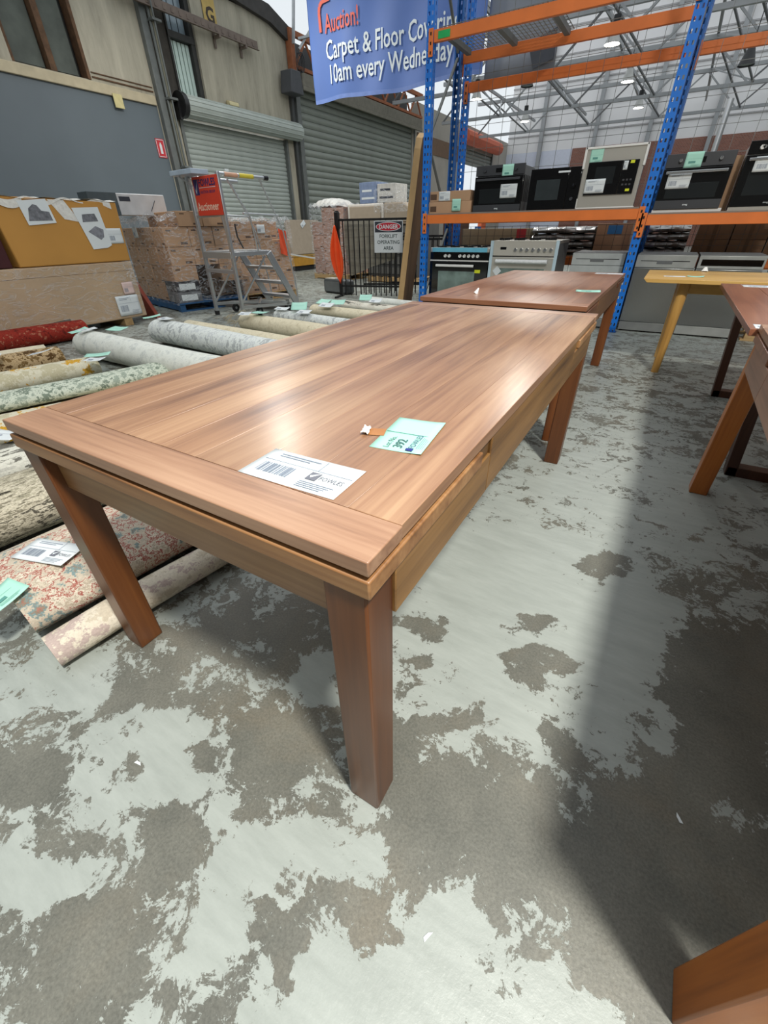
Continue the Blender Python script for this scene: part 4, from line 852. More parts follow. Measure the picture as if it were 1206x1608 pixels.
# reddish board leaning at the end of the carton
o = part('leaning_board', MB().prism([(0, 0), (.06, 0), (-.16, .56), (-.22, .56)], lambda a, b: (-.4, a, b), lambda a, b: (0, a, b)), plain('red_brown_board', (150, 74, 60), .6), None, bevel=.004, loc=(-6.48, 3.96, .0)); tag(o, 'reddish board leaning on the end of the long wrapped carton', 'board')

def pallet(label, loc, rot, mat, L=1.2, W=1.1, name='cargo_pallet'):
    t = thing(name, label, 'pallet', loc, rot)
    for k in range(3): part('bearer', MB().box(0, L, k*(W-.09)/2, k*(W-.09)/2+.09, .02, .11), mat, t, bevel=.003)
    for k in range(7): part('deck_board', MB().box(k*(L-.1)/6, k*(L-.1)/6+.12, 0, W, .11, .13), mat, t, bevel=.003)
    for k in range(3): part('base_board', MB().box(k*(L-.1)/2, k*(L-.1)/2+.1, 0, W, 0, .02), mat, t)
    return t
def carton_proto(name, sx, sy, sz, mat, group):
    c = thing(name, 'x', 'box', (0, 0, 0), group=group)
    part('carton_body', MB().box(0, sx, 0, sy, 0, sz), mat, c, bevel=.006, seg=1)
    part('packing_tape', MB().box(0, sx, sy/2-.025, sy/2+.025, sz, sz+.001), plain('tan_tape', (150, 104, 60)), c)
    pr_ = plain('box_print', (90, 66, 48)); g = MB()
    g.box(sx*.10, sx*.26, -.0012, 0, sz*.78, sz*.86); g.box(sx*.68, sx*.90, -.0012, 0, sz*.12, sz*.2)
    g.box(sx, sx+.0012, sy*.12, sy*.3, sz*.78, sz*.86); g.box(sx, sx+.0012, sy*.6, sy*.88, sz*.12, sz*.24)
    part('box_print', g, pr_, c, stuff=True); return c
def stack(origin, rot, proto, sx, sy, sz, nx, ny, nz, labelf, skip=(), jit=.01, first=[]):
    r = random.Random(int(abs(origin[0])*100)); out = []; M = Matrix.Rotation(rot, 3, 'Z'); used = False
    for k in range(nz):
        for i in range(nx):
            for j in range(ny):
                if (i, j, k) in skip: continue
                if 0 < i < nx-1 and 0 < j < ny-1: continue
                p = Vector((i*(sx+.006)+r.uniform(-jit, jit)*.5, j*(sy+.006)+r.uniform(-jit, jit)*.5, k*(sz+.0015)))
                c = proto if not used else copy_tree(proto); used = True
                c.location = Vector(origin)+M @ p; c.rotation_euler = (0, 0, rot+r.uniform(-1, 1)*.008); c['label'] = labelf(k, nz)+', '+(('front row' if j == 0 else 'back row' if j == ny-1 else 'middle row')+' '+('left end' if i == 0 else 'right end' if i == nx-1 else 'centre left' if i < nx/2 else 'centre right')); out.append(c)
    return out
def lv(what):
    return lambda k, n: 'brown carton, %s layer of %s' % (('bottom', 'second', 'third', 'fourth', 'fifth')[k] if k < n-1 else 'top', what)
def wrap_box(name, label, x0, x1, y0, y1, z0, z1, loc, rot, group=None, fname='clear_film', topbump=.05):
    g = MB(); L_ = 2*(x1-x0)+2*(y1-y0)
    def per(u):
        s = (u % 1)*L_; a = x1-x0; b_ = y1-y0
        if s < a: return x0+s, y0
        s -= a
        if s < b_: return x1, y0+s
        s -= b_
        if s < a: return x1-s, y1
        return x0, y1-(s-a)
    def fn(u, v):
        x, y = per(u); cx, cy = (x0+x1)/2, (y0+y1)/2; k = 1.015+.012*math.sin(60*u+5*math.sin(20*v))*math.sin(9*v+u*13)
        return (cx+(x-cx)*k, cy+(y-cy)*k, z0+(z1-z0)*v+(topbump*math.sin(37*u)*.4 if v == 1 else 0))
    g.grid(fn, 96, 16)
    g.grid(lambda u, v: (x0+(x1-x0)*u, y0+(y1-y0)*v, z1+.012+topbump*(.5+.5*math.sin(17*u+3*math.sin(11*v)))*math.sin(PI*u)*math.sin(PI*v)), 24, 24)
    o = part('stretch_wrap', g, film(fname), None, smooth=70, loc=loc, rot=rot); tag(o, label, 'plastic wrap', group)
    m_ = MB(); rr = random.Random(int(abs(loc[0]*31)))
    def edge(u, v):
        x, y = per(u); cx, cy = (x0+x1)/2, (y0+y1)/2; k = 1.02
        return (cx+(x-cx)*(k-.05*v), cy+(y-cy)*(k-.05*v), z1-.02+.065*v+.022*math.sin(57*u)+.02*math.sin(113*u+2))
    m_.grid(edge, 120, 3); part('gathered_edge', m_, film('gathered_film', amount=.62, scale=26), o, smooth=50)
    return o
# blue pallet with its cartons (origin at the near corner; x runs left and back)
BLUEP = plain('pallet_blue', (38, 84, 128), .6, noise=.15)
r0 = PI-math.radians(14)
def P1(x, y, z=0): return Vector((-6.60, 4.50, z))+Matrix.Rotation(-math.radians(14), 3, 'Z') @ Vector((x, y, 0))
pallet('blue painted pallet under the wrapped cartons beside the ladder', P1(-1.9, 0), (0, 0, -math.radians(14)), BLUEP, 1.9, 1.25)
cp = carton_proto('brown_carton', .44, .40, .262, CARD, 'cartons on the blue pallet')
stack(tuple(P1(-1.80, .04, .131)), -math.radians(14), cp, .44, .40, .262, 4, 3, 4, lv('blue pallet stack'), skip=((3, 0, 0), (3, 1, 0), (3, 1, 1), (3, 2, 0)))
cp2 = carton_proto('brown_carton', .40, .40, .20, CARD, 'cartons on top of the blue pallet stack')
stack(tuple(P1(-1.2, .30, 1.186)), -math.radians(14), cp2, .40, .40, .15, 3, 2, 1, lambda k, n: 'low brown carton on top of the blue pallet stack')
for k, (lx, lz, s_) in enumerate(((-.44, .131, 'black printed boxes low on the near corner of the blue pallet'), (-.44, .29, 'upper black printed box on the near corner of the blue pallet'))):
    c = thing('black_box', s_, 'box', P1(lx, .02, lz), (0, 0, -math.radians(14))); part('box_body', MB().box(0, .43, 0, .40, 0, .155), plain('black_print_box' if k else 'grey_print_box', (46, 44, 50) if k else (110, 112, 116), .4, noise=.3, scale=9), c, bevel=.005)
    text_part('lettering', 'BLACK' if k else 'J', .07 if k else .12, PAPER, c, (.03 if k else .2, -.002, .04 if k else .03), rot=(PI/2, 0, 0)); part('end_label', MB().box(.431, .433, .05, .32, .03, .12), PAPER, c)
wrap_box('w', 'clear stretch wrap around the cartons on the blue pallet', -1.83, -.02, .0, 1.24, .10, 1.31, P1(0, 0), (0, 0, -math.radians(14)))
st = paper('sticker', 'white shipping label on the wrap of the blue pallet stack', 'tag', .20, .15, 'white', P1(-1.0, -.03, 1.12), (PI/2, 0, -math.radians(14)), detail=0)
t = thing('television_box', 'grey and white television box lying on top of the blue pallet stack', 'box', (-7.45, 4.05, 1.345), (0, 0, -math.radians(6)))
part('box_body', MB().box(-.3, 0, 0, 1.2, 0, .28), plain('box_white', (196, 198, 200), .4, noise=.08), t, bevel=.01); part('dark_end', MB().box(-.305, .003, -.003, .42, -.003, .283), plain('slate_card', (76, 86, 90), .4), t); part('printed_mark', MB().bar((.004, .92, .06), (.004, 1.02, .20), .02, .003), INK, t); part('printed_word', MB().box(.001, .003, .45, .62, .18, .24), INK, t)
# second pallet stack behind the ladder
t2 = (-6.62, 6.05, 0); a2 = math.radians(-14)
def P2(x, y, z=0): return Vector((-6.49, 5.83, z))+Matrix.Rotation(a2, 3, 'Z') @ Vector((x, y, 0))
pallet('timber pallet under the wrapped cartons behind the ladder', P2(-1.2, 0), (0, 0, a2), PALW, 1.2, 1.2)
cp = carton_proto('brown_carton', .38, .38, .28, CARD, 'cartons on the pallet behind the ladder')
stack(tuple(P2(-1.17, .02, .131)), a2, cp, .38, .38, .28, 3, 3, 4, lv('stack behind the ladder'), skip=((2, 2, 3), (0, 0, 3)))
wrap_box('w', 'clear stretch wrap around the cartons behind the ladder', -1.2, .0, .0, 1.2, .10, 1.27, P2(0, 0), (0, 0, a2))
o = part('orange_bag', MB().grid(lambda u, v: (.01+.02*math.sin(5*u+3*v), .9+.16*u, .75+.4*v-.05*u), 6, 8), plain('orange_cloth', (226, 84, 44), .7), None, smooth=50, loc=P2(.03, .0), rot=(0, 0, a2)); tag(o, 'orange cloth tucked under the wrap behind the ladder', 'cloth')
paper('sticker', 'white shipping label on the stack behind the ladder', 'tag', .16, .13, 'white', P2(.03, .55, 1.14), (PI/2, 0, a2+PI/2), detail=0)
for k in range(3): o = part('timber_beam', MB().box(-.8, .8, 0, .07, 0, .045), plain('grey_timber', (128, 124, 118), .8), None, bevel=.004, loc=(-5.9+k*.0, 5.35+k*.09, .0+(.046 if k == 1 else 0)), rot=(0, 0, .15)); tag(o, ['grey timber length lying nearest under the ladder', 'grey timber length raised on the others under the ladder', 'grey timber length lying farthest under the ladder'][k], 'timber')

# third pallet stack, pinkish wrapped cartons by the big shutter
def P3(x, y, z=0): return Vector((-7.35, 9.95, z))+Matrix.Rotation(math.radians(-8), 3, 'Z') @ Vector((x, y, 0))
pallet('timber pallet under the tall pinkish carton stack left of the black fence', P3(-.85, 0), (0, 0, math.radians(-8)), PALW, 1.25, 1.1)
PINKC = plain('pink_brown_card', (168, 132, 116), .7, noise=.08, rnd=.12)
cp = carton_proto('pinkish_carton', .38, .36, .285, PINKC, 'cartons in the tall stack left of the fence')
stack(tuple(P3(-.80, .02, .131)), math.radians(-8), cp, .38, .36, .285, 3, 3, 5, lv('tall stack left of the black fence'), skip=((0, 0, 4), (0, 1, 4), (0, 2, 4)))
wrap_box('w', 'clear stretch wrap around the tall stack left of the fence', -.82, .38, .0, 1.12, .1, 1.60, P3(0, 0), (0, 0, math.radians(-8)))
o = part('wrapped_pile', MB().grid(lambda u, v: (-.78+.75*u, .05+.9*v, 1.60+.17*math.sin(PI*u)**.3*math.sin(PI*v)**.3+.015*math.sin(31*u+9*v)), 20, 16), MATS['milky_film'], None, smooth=60, loc=P3(0, 0), rot=(0, 0, math.radians(-8))); tag(o, 'crumpled milky plastic heap on top of the tall stack', 'plastic')
part('pile_base', MB().box(-.74, -.08, .1, .9, 1.585, 1.66), PINKC, o)
# furniture pallet behind the fence
def P4(x, y, z=0): return Vector((-6.9, 9.9, z))+Matrix.Rotation(math.radians(-4), 3, 'Z') @ Vector((x, y, 0))
SOFA = plain('taupe_fabric', (164, 150, 132), .85, noise=.05)
pallet('timber pallet under the taupe furniture behind the black fence', P4(.6, 0), (0, 0, math.radians(-4)), PALW, 1.5, 1.1)
c = thing('base_crate', 'dark crate under the taupe seat behind the black fence', 'box', P4(.62, .05, .131), (0, 0, math.radians(-4))); part('crate_body', MB().box(0, 1.4, 0, 1.0, 0, 1.07), plain('dark_crate', (74, 72, 70), .7), c, bevel=.01); 
for k in range(5): part('slat', MB().box(0, 1.4, -.02, -.001, .06+k*.21, .2+k*.21), plain('crate_slat', (92, 90, 86), .7), c, bevel=.003)
c = thing('taupe_seat', 'taupe upholstered seat with pale frame on the pallet behind the fence', 'seat', P4(.35, .0, 1.205), (0, 0, math.radians(-4))); part('frame', MB().box(-.30, .75, 0, .06, 0, .40), plain('off_white_frame', (214, 208, 198), .6), c, bevel=.03); part('cushion', MB().box(-.22, .70, -.03, 0, .05, .35), SOFA, c, bevel=.02)
part('leg', MB().box(-.05, 1.6, .0, .9, -.001, .02), SOFA, c)
o = part('sofa_arm', MB().prism([(0, 0), (.82, 0), (.82, .12), (.60, .34), (.5, .38), (.0, .38)], lambda a, b: (a, 0, b), lambda a, b: (a, .5, b)), SOFA, None, bevel=.03, loc=P4(1.10, .02, 1.226), rot=(0, 0, math.radians(-4))); tag(o, 'taupe upholstered sofa arm right of the seat behind the fence', 'sofa part')
for k, (x, s_, col) in enumerate(((.32, 'blue-grey printed box on top of the furniture pallet', (124, 140, 170)), (.84, 'white printed box beside the blue-grey box', (196, 194, 188)))):
    c = thing('printed_box', s_, 'box', P4(x, .15, 1.61), (0, 0, math.radians(-4))); part('box_body', MB().box(0, .50, 0, .5, 0, .40-.05*k), plain('printed_box_%d' % k, col, .5, noise=.15, scale=14), c, bevel=.008); part('box_print', MB().box(.06, .44, -.002, 0, .08, .12), PAPER if k == 0 else INK, c); part('box_print', MB().box(.08, .36, -.002, 0, .22, .26), PAPER if k == 0 else INK, c)
o = part('plastic_cover', MB().grid(lambda u, v: (-.02+1.15*u, -.02+.02*math.sin(20*u), -.30+.42*v+.05*math.sin(12*u)*v), 30, 12), film('clear_film'), None, smooth=60, loc=P4(.9, -.03, 1.72), rot=(0, 0, math.radians(-4))); tag(o, 'clear plastic hanging over the furniture pallet', 'plastic')

# headboard, bench and frame by the shutter
o = thing('headboard', 'taupe padded headboard leaning on the shutter post', 'headboard', (-10.15, 11.5, .46), (0, math.radians(-10), 0)); part('panel', MB().prism([(0, 0), (1.75, 0), (1.72, .86), (1.64, .94), (.10, .94), (0, .84)], lambda a, b: (-.1, a, b), lambda a, b: (0, a, b)), SOFA, o, bevel=.02); part('seam', MB().box(.0, .003, 1.20, 1.21, .02, .92), plain('taupe_dark', (110, 98, 84)), o)
wallpaper(o, .80, .82, .26, .13, tilt=-.5)
t = thing('long_bench', 'long mustard yellow bench standing in front of the headboard', 'bench', (-10.2, 11.3, 0)); part('bench_top', MB().box(-.3, .02, 0, 2.1, .40, .46), plain('mustard_light', (196, 156, 84), .5), t, bevel=.01); part('front_panel', MB().box(-.02, 0, 0, 2.1, .14, .40), plain('mustard', (186, 136, 46), .5), t, bevel=.006)
for y in (.02, 2.0): part('end_panel', MB().box(-.28, -.02, y, y+.06, 0, .40), plain('mustard', (186, 136, 46)), t)
part('plinth', MB().box(-.2, -.04, .05, 2.05, 0, .14), DARK, t)
t = thing('metal_frame', 'thin white metal frame standing beside the mustard bench', 'frame', (-8.66, 10.8, 0))
for a, b_ in (((0, 0, 0), (0, 0, .42)), ((0, 0, .42), (-1.5, .3, .52)), ((-1.5, .3, 0), (-1.5, .3, .52)), ((0, .25, 0), (0, .25, .42)), ((0, 0, .42), (0, .25, .42)), ((0, .25, .40), (-1.5, .55, .50)), ((-1.5, .3, .52), (-1.5, .55, .52)), ((-1.5, .55, 0), (-1.5, .55, .52))): part('bar', MB().bar(a, b_, .022, .022), WHITE, t)

# ---- platform ladder
LD = math.radians(-8); t = thing('platform_ladder', 'aluminium platform ladder with a red auctioneer sign, on castors', 'ladder', (-5.867, 4.625, 0), (0, 0, LD))
LW = .715
for x in (0, LW):
    p_ = part('front_leg', MB().box(x-.028, x+.028, -.02, .02, .04, 1.76), ALU, t, bevel=.004); part('rubber_foot', MB().box(x-.033, x+.033, -.026, .026, 0, .06), RUBBER, p_, bevel=.004)
part('rung', MB().box(0, LW, -.03, .03, .79, .87), ALUX, t, bevel=.004); part('rung', MB().box(0, LW, -.02, .02, .60, .65), ALUX, t, bevel=.004); part('rung', MB().box(0, LW, -.015, .015, 1.28, 1.31), ALUX, t)
part('platform', MB().box(0, LW, 0, .68, .815, .87), ALUX, t, bevel=.004)
for k in range(6): part('platform_tread', MB().box(.02, LW-.02, .04+k*.105, .11+k*.105, .871, .878), ALUX, t)
for x in (0, LW): part('stringer', MB().bar((x, .64, .84), (x, 1.12, .03), .03, .10), ALU, t, bevel=.003); 
for x in (0, LW): part('rubber_foot', MB().box(x-.03, x+.03, 1.07, 1.17, 0, .05), RUBBER, t, bevel=.004)
for k in range(3): z = .21*(k+1); y = 1.12-(z-.03)/.81*.48; part('step', MB().box(0, LW, y-.07, y+.07, z-.02, z+.02), ALUX, t, bevel=.003)
for x in (0.02, LW-.02): part('base_rail', MB().bar((x, -.0, .16), (x, 1.08, .10), .03, .04), ALU, t); part('diagonal_brace', MB().bar((x, .02, .2), (x, .58, .80), .02, .02), ALU, t)
part('cross_brace', MB().bar((0, .3, .14), (LW, .9, .14), .03, .03), ALU, t); part('cross_brace', MB().bar((0, .9, .14), (LW, .3, .14), .03, .03), ALU, t)
for x, y in ((0, .36), (LW-.10, .38), (0, .86), (LW-.02, .9)):
    cs = part('castor_fork', MB().bar((x, y, .10), (x, y, .17), .03, .05), GALVD, t); part('wheel', MB().cyl((x-.014, y, .06), (x+.014, y, .06), .06, 20), RUBBER, cs, smooth=40); part('wheel_hub', MB().cyl((x-.016, y, .06), (x+.016, y, .06), .02, 12), GALV, cs, smooth=40)
for x in (.03, LW):
    part('hand_rail', MB().tube([(x, .0, 1.74), (x, .78, 1.73)], .022, 10), ALU, t, smooth=50)
    part('rail_post', MB().tube([(x, .12, 1.72), (x, .25, 1.5), (x, .40, 1.3), (x, .46, .87)], .011, 8), ALU, t, smooth=50); part('rail_post', MB().tube([(x, .66, 1.72), (x, .80, 1.45), (x, .98, 1.1), (x, 1.10, .45), (x, 1.12, .12)], .011, 8), ALU, t, smooth=50)
    part('mid_rail', MB().tube([(x, .30, 1.32), (x, .92, 1.30)], .012, 8), ALU, t, smooth=50)
part('tape_band', MB().cyl((LW, .33, 1.736), (LW, .56, 1.733), .026, 10), plain('yellow_tape', (226, 206, 70), .4), t, smooth=50); part('tape_band', MB().cyl((LW, .1, 1.737), (LW, .30, 1.733), .026, 10), plain('peach_tape', (222, 170, 140), .4), t, smooth=50); part('rail_cap', MB().cyl((LW, .74, 1.73), (LW, .81, 1.73), .028, 12), BLACK, t, smooth=50)
sg = part('sign_board', MB().box(.14, LW+.02, -.034, -.024, 1.30, 1.73), plain('auction_red', (222, 68, 44), .5, noise=.03), t, bevel=.004)
text_part('lettering', 'Auctioneer', .128, plain('sign_peach', (250, 214, 190), noise=0), sg, (.165, -.0355, 1.36), rot=(PI/2, 0, 0), weight=.0016, xs=.86); text_part('lettering', 'FOWLES', .105, plain('navy', (50, 44, 100)), sg, (.285, -.0355, 1.625), rot=(PI/2, 0, 0), weight=.003); text_part('lettering', 'AUCTION GROUP', .042, plain('navy', (50, 44, 100)), sg, (.30, -.0355, 1.545), rot=(PI/2, 0, 0), weight=.001); part('sign_rule', MB().box(.29, .67, -.0352, -.034, 1.604, 1.609), PAPER, sg)
part('logo', MB().box(.165, .275, -.0352, -.034, 1.53, 1.70), plain('navy', (50, 44, 100)), sg); part('logo_tick', MB().prism([(.18, 1.61), (.205, 1.57), (.26, 1.69), (.205, 1.54)], lambda a, b: (a, -.0365, b), lambda a, b: (a, -.0355, b)), PAPER, sg)
part('desk_shelf', MB().box(-.10, LW-.28, -.20, .06, 1.745, 1.80), plain('pale_blue_tray', (176, 192, 208), .5), t, bevel=.006); part('shelf_arm', MB().bar((.05, -.16, 1.74), (.16, 0, 1.60), .02, .02), ALU, t)
part('lever', MB().tube([(.40, .35, 1.20), (.44, .33, 1.05), (.50, .36, .90)], .012, 8), BLACK, t, smooth=50)

# ---- black steel fence with danger sign
FM = BLACK
def fence(label, loc, rot, L, n, h=1.27):
    t = thing('steel_fence', label, 'fence', loc, rot)
    part('top_rail', MB().box(0, L, -.018, .018, h-.03, h+.005), FM, t); part('bottom_rail', MB().box(0, L, -.018, .018, .17, .20), FM, t)
    for k in range(n+1): part('bar', MB().box(k*L/n-.009, k*L/n+.009, -.009, .009, .02, h-.02), FM, t)
    return t
fa = math.atan2(.40, 1.45)
ft = fence('black steel fence panel carrying the danger sign', (-5.30, 7.30, 0), fa, 1.45, 14)
part('end_post', MB().box(-.03, .03, -.03, .03, 0, 1.40), FM, ft, bevel=.004); part('post_sleeve', MB().box(-.04, .04, -.045, .045, 1.12, 1.38), FM, ft, bevel=.006)
part('foot_bar', MB().box(-.02, .02, -.35, .35, 0, .03), FM, ft)
s = part('danger_sign', MB().box(.72, 1.26, -.030, -.024, .745, 1.235), PAPER, ft, bevel=.002)
part('sign_header', MB().box(.735, 1.245, -.0312, -.030, 1.06, 1.222), plain('ink', (48, 52, 62)), s)
def oval(cx, cz, a, b, y): return MB().prism([(cx+a*math.cos(2*PI*k/28), cz+b*math.sin(2*PI*k/28)) for k in range(28)], lambda p, q: (p, y-.0008, q), lambda p, q: (p, y, q))
part('sign_oval', oval(.99, 1.145, .235, .070, -.0312), PAPER, s); part('sign_oval', oval(.99, 1.145, .222, .060, -.0322), plain('danger_red', (196, 36, 56), .5, noise=0), s)
text_part('lettering', 'DANGER', .088, PAPER, s, (.99, -.0335, 1.114), rot=(PI/2, 0, 0), weight=.0025, align='CENTER')
for k, tx in enumerate(('FORKLIFT', 'OPERATING', 'AREA')): text_part('lettering', tx, .078, plain('sign_ink', (40, 60, 60), noise=0), s, (.99, -.031, .975-k*.092), rot=(PI/2, 0, 0), weight=.0012, align='CENTER')
fence('black steel fence panel standing behind the danger sign panel', (-5.05, 7.75, 0), fa+.1, 1.7, 16, 1.0)
fence('black steel fence panel farthest back by the leaning board', (-4.7, 8.25, 0), fa-.1, 1.5, 14, .95)
o = part('weathered_sheet', MB().prism([(0, .88), (.02, 1.255), (1.06, 1.25), (1.0, .62), (.55, .50), (.12, .34)], lambda a, b: (a, .0, b), lambda a, b: (a, .02, b)), wood('weathered_grey', (112, 108, 98), (150, 144, 130), (176, 170, 154), 'X', .9, 0, rnd=.0), None, loc=(-5.33, 7.53, 0), rot=(0, 0, fa)); tag(o, 'weathered grey sheet hung behind the black fence', 'sheet')
def vest(u, v):
    wv = .02+.30*math.sin(PI*min(1, v*1.05))**.8*(.6+.4*v); x = (u-.5)*wv+.02*math.sin(3*v)-.03*math.sin(PI*v); return (x+.05*(v-.3), -.07-.035*math.sin(14*u+3*v)*math.sin(PI*v), 1.18-.95*v+.05*math.sin(PI*u)*v)
o = part('safety_vest', MB().grid(vest, 26, 30), plain('hi_vis_orange', (248, 88, 30), .7, noise=.08, scale=6), None, smooth=60, loc=(-5.28, 7.27, 0)); tag(o, 'bright orange safety vest draped from the black fence post', 'vest')
sm = o.modifiers.new('thickness', 'SOLIDIFY'); sm.thickness = .004
t = thing('floor_unit', 'low dark grey rounded unit standing at the foot of the fence', 'unit', (-5.62, 7.66, 0), (0, 0, -.2)); part('shell', MB().box(-.36, .36, -.12, .12, 0, .27), plain('dark_grey_shell', (66, 70, 72), .4), t, bevel=.05); part('top_panel', MB().box(-.30, -.02, -.1, .1, .262, .275), plain('pale_top', (180, 178, 170), .5), t); part('front_grille', MB().box(-.30, .30, -.124, -.119, .04, .22), plain('grey_shell', (104, 110, 112), .4), t, bevel=.003)
# leaning board
o = part('leaning_tabletop', MB().prism([(0, 0), (.36, 0), (.36, 2.22), (.30, 2.30), (.10, 2.30), (.02, 2.24), (0, 2.12)], lambda a, b: (0, a, b), lambda a, b: (.11, a, b)), wood('walnut_panel', (84, 58, 36), (104, 74, 48), (122, 90, 60), 'Z', .5, .05), None, bevel=.012, loc=(-3.82, 6.95, 0), rot=(0, math.radians(7.6), 0)); tag(o, 'tall thick wooden panel with pale edge standing left of the blue post', 'panel')
part('edge_strip', MB().prism([(-.004, .01), (.003, .01), (.003, 2.10), (.022, 2.235), (.10, 2.297), (.10, 2.303), (.016, 2.243), (-.004, 2.12)], lambda a, b: (.002, a, b), lambda a, b: (.108, a, b)), plain('pale_edge', (204, 168, 118), .5, noise=.06), o, label='pale raw edge')
o = part('timber_board', MB().box(0, .50, 0, .03, 0, 1.22), plain('chocolate_board', (78, 54, 42), .6), None, bevel=.003, loc=(-3.60, 8.3, 0)); tag(o, 'dark brown board standing behind the left blue post', 'board')

# ---- banner
BY0 = 9.0
def fold(x, z): return .035*math.sin(3.1*x+1.2*z)+.022*math.sin(7.3*x-2.3*z+1)+.03*math.sin(1.3*(x+6.5)-2.0*(z-3.2))*math.exp(-((x+5.6)/.9)**2)
BANN = plain('banner_blue', (92, 122, 188), .6, noise=.04, scale=1.5)
bn = part('auction_banner', MB().grid(lambda u, v: (-6.89+3.53*u-.04*v*(1-u), BY0+fold(-6.89+3.53*u, 3.23+2.2*v), 3.23+2.2*v+.02*math.sin(9*u)*(1-v)), 120, 70), BANN, None, smooth=80); tag(bn, 'large blue auction banner with white and orange lettering hung above the shutters', 'banner')
sm = bn.modifiers.new('thickness', 'SOLIDIFY'); sm.thickness = .003
def bwarp(x0, z0, sx):
    return lambda co: Vector((x0+co.x*sx, BY0-.012+fold(x0+co.x*sx, z0+co.y)-.010, z0+co.y))
BT = plain('banner_white', (226, 236, 240), .6, noise=.02); BO = plain('banner_orange', (226, 104, 84), .6, noise=.02)
text_part('lettering', 'Auction!', .335, BO, bn, (0, 0, 0), weight=.004, warp=bwarp(-6.50, 4.135, .66))
text_part('lettering', 'Carpet & Floor Coverings', .365, BT, bn, (0, 0, 0), weight=.004, warp=bwarp(-6.53, 3.79, .735))
text_part('lettering', '10am every Wednesday', .365, BT, bn, (0, 0, 0), weight=.004, warp=bwarp(-6.51, 3.47, .735))
bk = MB(); pts = [(-6.60+.0, 4.16), (-6.60, 4.40), (-6.58, 4.47), (-6.52, 4.52), (-6.36, 4.54)]
for a, b_ in zip(pts[:-1], pts[1:]): bk.bar((a[0], BY0-.02+fold(*a), a[1]), (b_[0], BY0-.02+fold(*b_), b_[1]), .004, .055, up=(0, 1, 0)) if False else bk.bar((a[0], BY0-.022+fold(*a), a[1]), (b_[0], BY0-.022+fold(*b_), b_[1]), .055, .004, up=(0, 1, 0))
part('corner_bracket_mark', bk, BO, bn)
part('hem', MB().grid(lambda u, v: (-6.885+3.52*u, BY0-.006+fold(-6.885+3.52*u, 3.23), 3.215+.06*v+.02*math.sin(9*u)), 60, 2), plain('banner_hem', (108, 134, 196), .6), bn, smooth=60)
part('hanging_pole', MB().cyl((-6.95, BY0, 5.43), (-3.3, BY0, 5.43), .02, 8), GALV, bn)
gb = part('grey_banner', MB().grid(lambda u, v: (-3.36+1.15*u, 9.12+.03*math.sin(9*u), 3.17+2.2*v), 30, 10), plain('banner_grey', (132, 138, 148), .6, noise=.06, scale=2), None, smooth=70); tag(gb, 'plain grey banner hanging right of the blue one behind the rack', 'banner')
sm = gb.modifiers.new('thickness', 'SOLIDIFY'); sm.thickness = .003
part('hanging_pole', MB().cyl((-3.3, 9.12, 5.37), (-2.1, 9.12, 5.37), .02, 8), GALV, gb); part('loose_corner', MB().prism([(0, 0), (.42, .12), (.42, -.22), (.12, -.30)], lambda a, b: (-2.66+a, 9.10, 3.50+b), lambda a, b: (-2.66+a, 9.11, 3.50+b)), plain('banner_dark', (62, 66, 74)), gb)

# ================================================================== ROLLED RUGS
def spiral_profile(R, turns, th, squash, flap=0.0, lift=0.0):
    n = int(26*turns); pts = []
    for i in range(n+1):
        t_ = i/n; a = 2*PI*turns*t_; r_ = R*(.22+.78*t_); pts.append((r_*math.cos(a-PI/2-2*PI*turns), r_*math.sin(a-PI/2-2*PI*turns)))
    if flap:
        k = 10
        for i in range(1, k+1): pts.append((flap*i/k, -R+lift*(i/k)**2+.003*i))
    out = []
    for i, p in enumerate(pts):
        a = pts[max(0, i-1)]; b_ = pts[min(len(pts)-1, i+1)]; d = Vector((b_[0]-a[0], b_[1]-a[1])).normalized(); out.append((p[0]+d.y*0, p[1], -d.y, d.x))
    return out
def rolled_rug(label, p, q, R, mat, back=None, turns=2.6, th=.012, squash=.72, flap=0.0, lift=0.0, flip=1, name='rolled_rug', wob=.03, nl=14, fringe=None):
    """p, q: floor points of the two ends of the roll"""
    p = Vector((*p, 0)); q = Vector((*q, 0)); d = (q-p); L = d.length; ang_ = math.atan2(d.y, d.x)
    prof = spiral_profile(R, turns, th, squash, flap, lift); g = MB(); n = len(prof)
    def P(i, s, off):
        x, z, nx, nz = prof[i]; w_ = 1+wob*math.sin(s*5+1.3*R*100); return (s*L, flip*(x+nx*off)*(1.12)*w_, (z+nz*off+R)*squash*w_+th*.6)
    vs = []; 
    for j in range(nl+1):
        for i in range(n): vs.append(P(i, j/nl, 0))
    for j in range(nl+1):
        for i in range(n): vs.append(P(i, j/nl, th))
    N_ = n*(nl+1); fs = []
    for j in range(nl):
        for i in range(n-1):
            a = j*n+i; fs.append((a, a+1, a+n+1, a+n)); fs.append((N_+a, N_+a+n, N_+a+n+1, N_+a+1))
        for i in (0, n-1): a = j*n+i; fs.append((a, a+n, N_+a+n, N_+a))
    for j in (0, nl):
        for i in range(n-1): a = j*n+i; fs.append((a, N_+a, N_+a+1, a+1))
    g.add(vs, fs); me = g.mesh(name, 50); me.materials.append(mat)
    o = link_mesh(name, me, mat, None, p, (0, 0, ang_)); tag(o, label, 'rug')
    if back is not None:
        me.materials.append(back)
        ids = [0]*len(me.polygons); k = 0
        for f_ in me.polygons:
            ids[f_.index] = 1 if all(v < N_ for v in f_.vertices) == (flip > 0 and False or False) else 0
        end = [i for i, f_ in enumerate(me.polygons) if len({(v % N_)//n for v in f_.vertices}) == 1]
        for i in end: ids[i] = 1
        me.polygons.foreach_set('material_index', ids)
    return o
EDG = plain('rug_backing', (206, 196, 172), .95, noise=.1, scale=40)
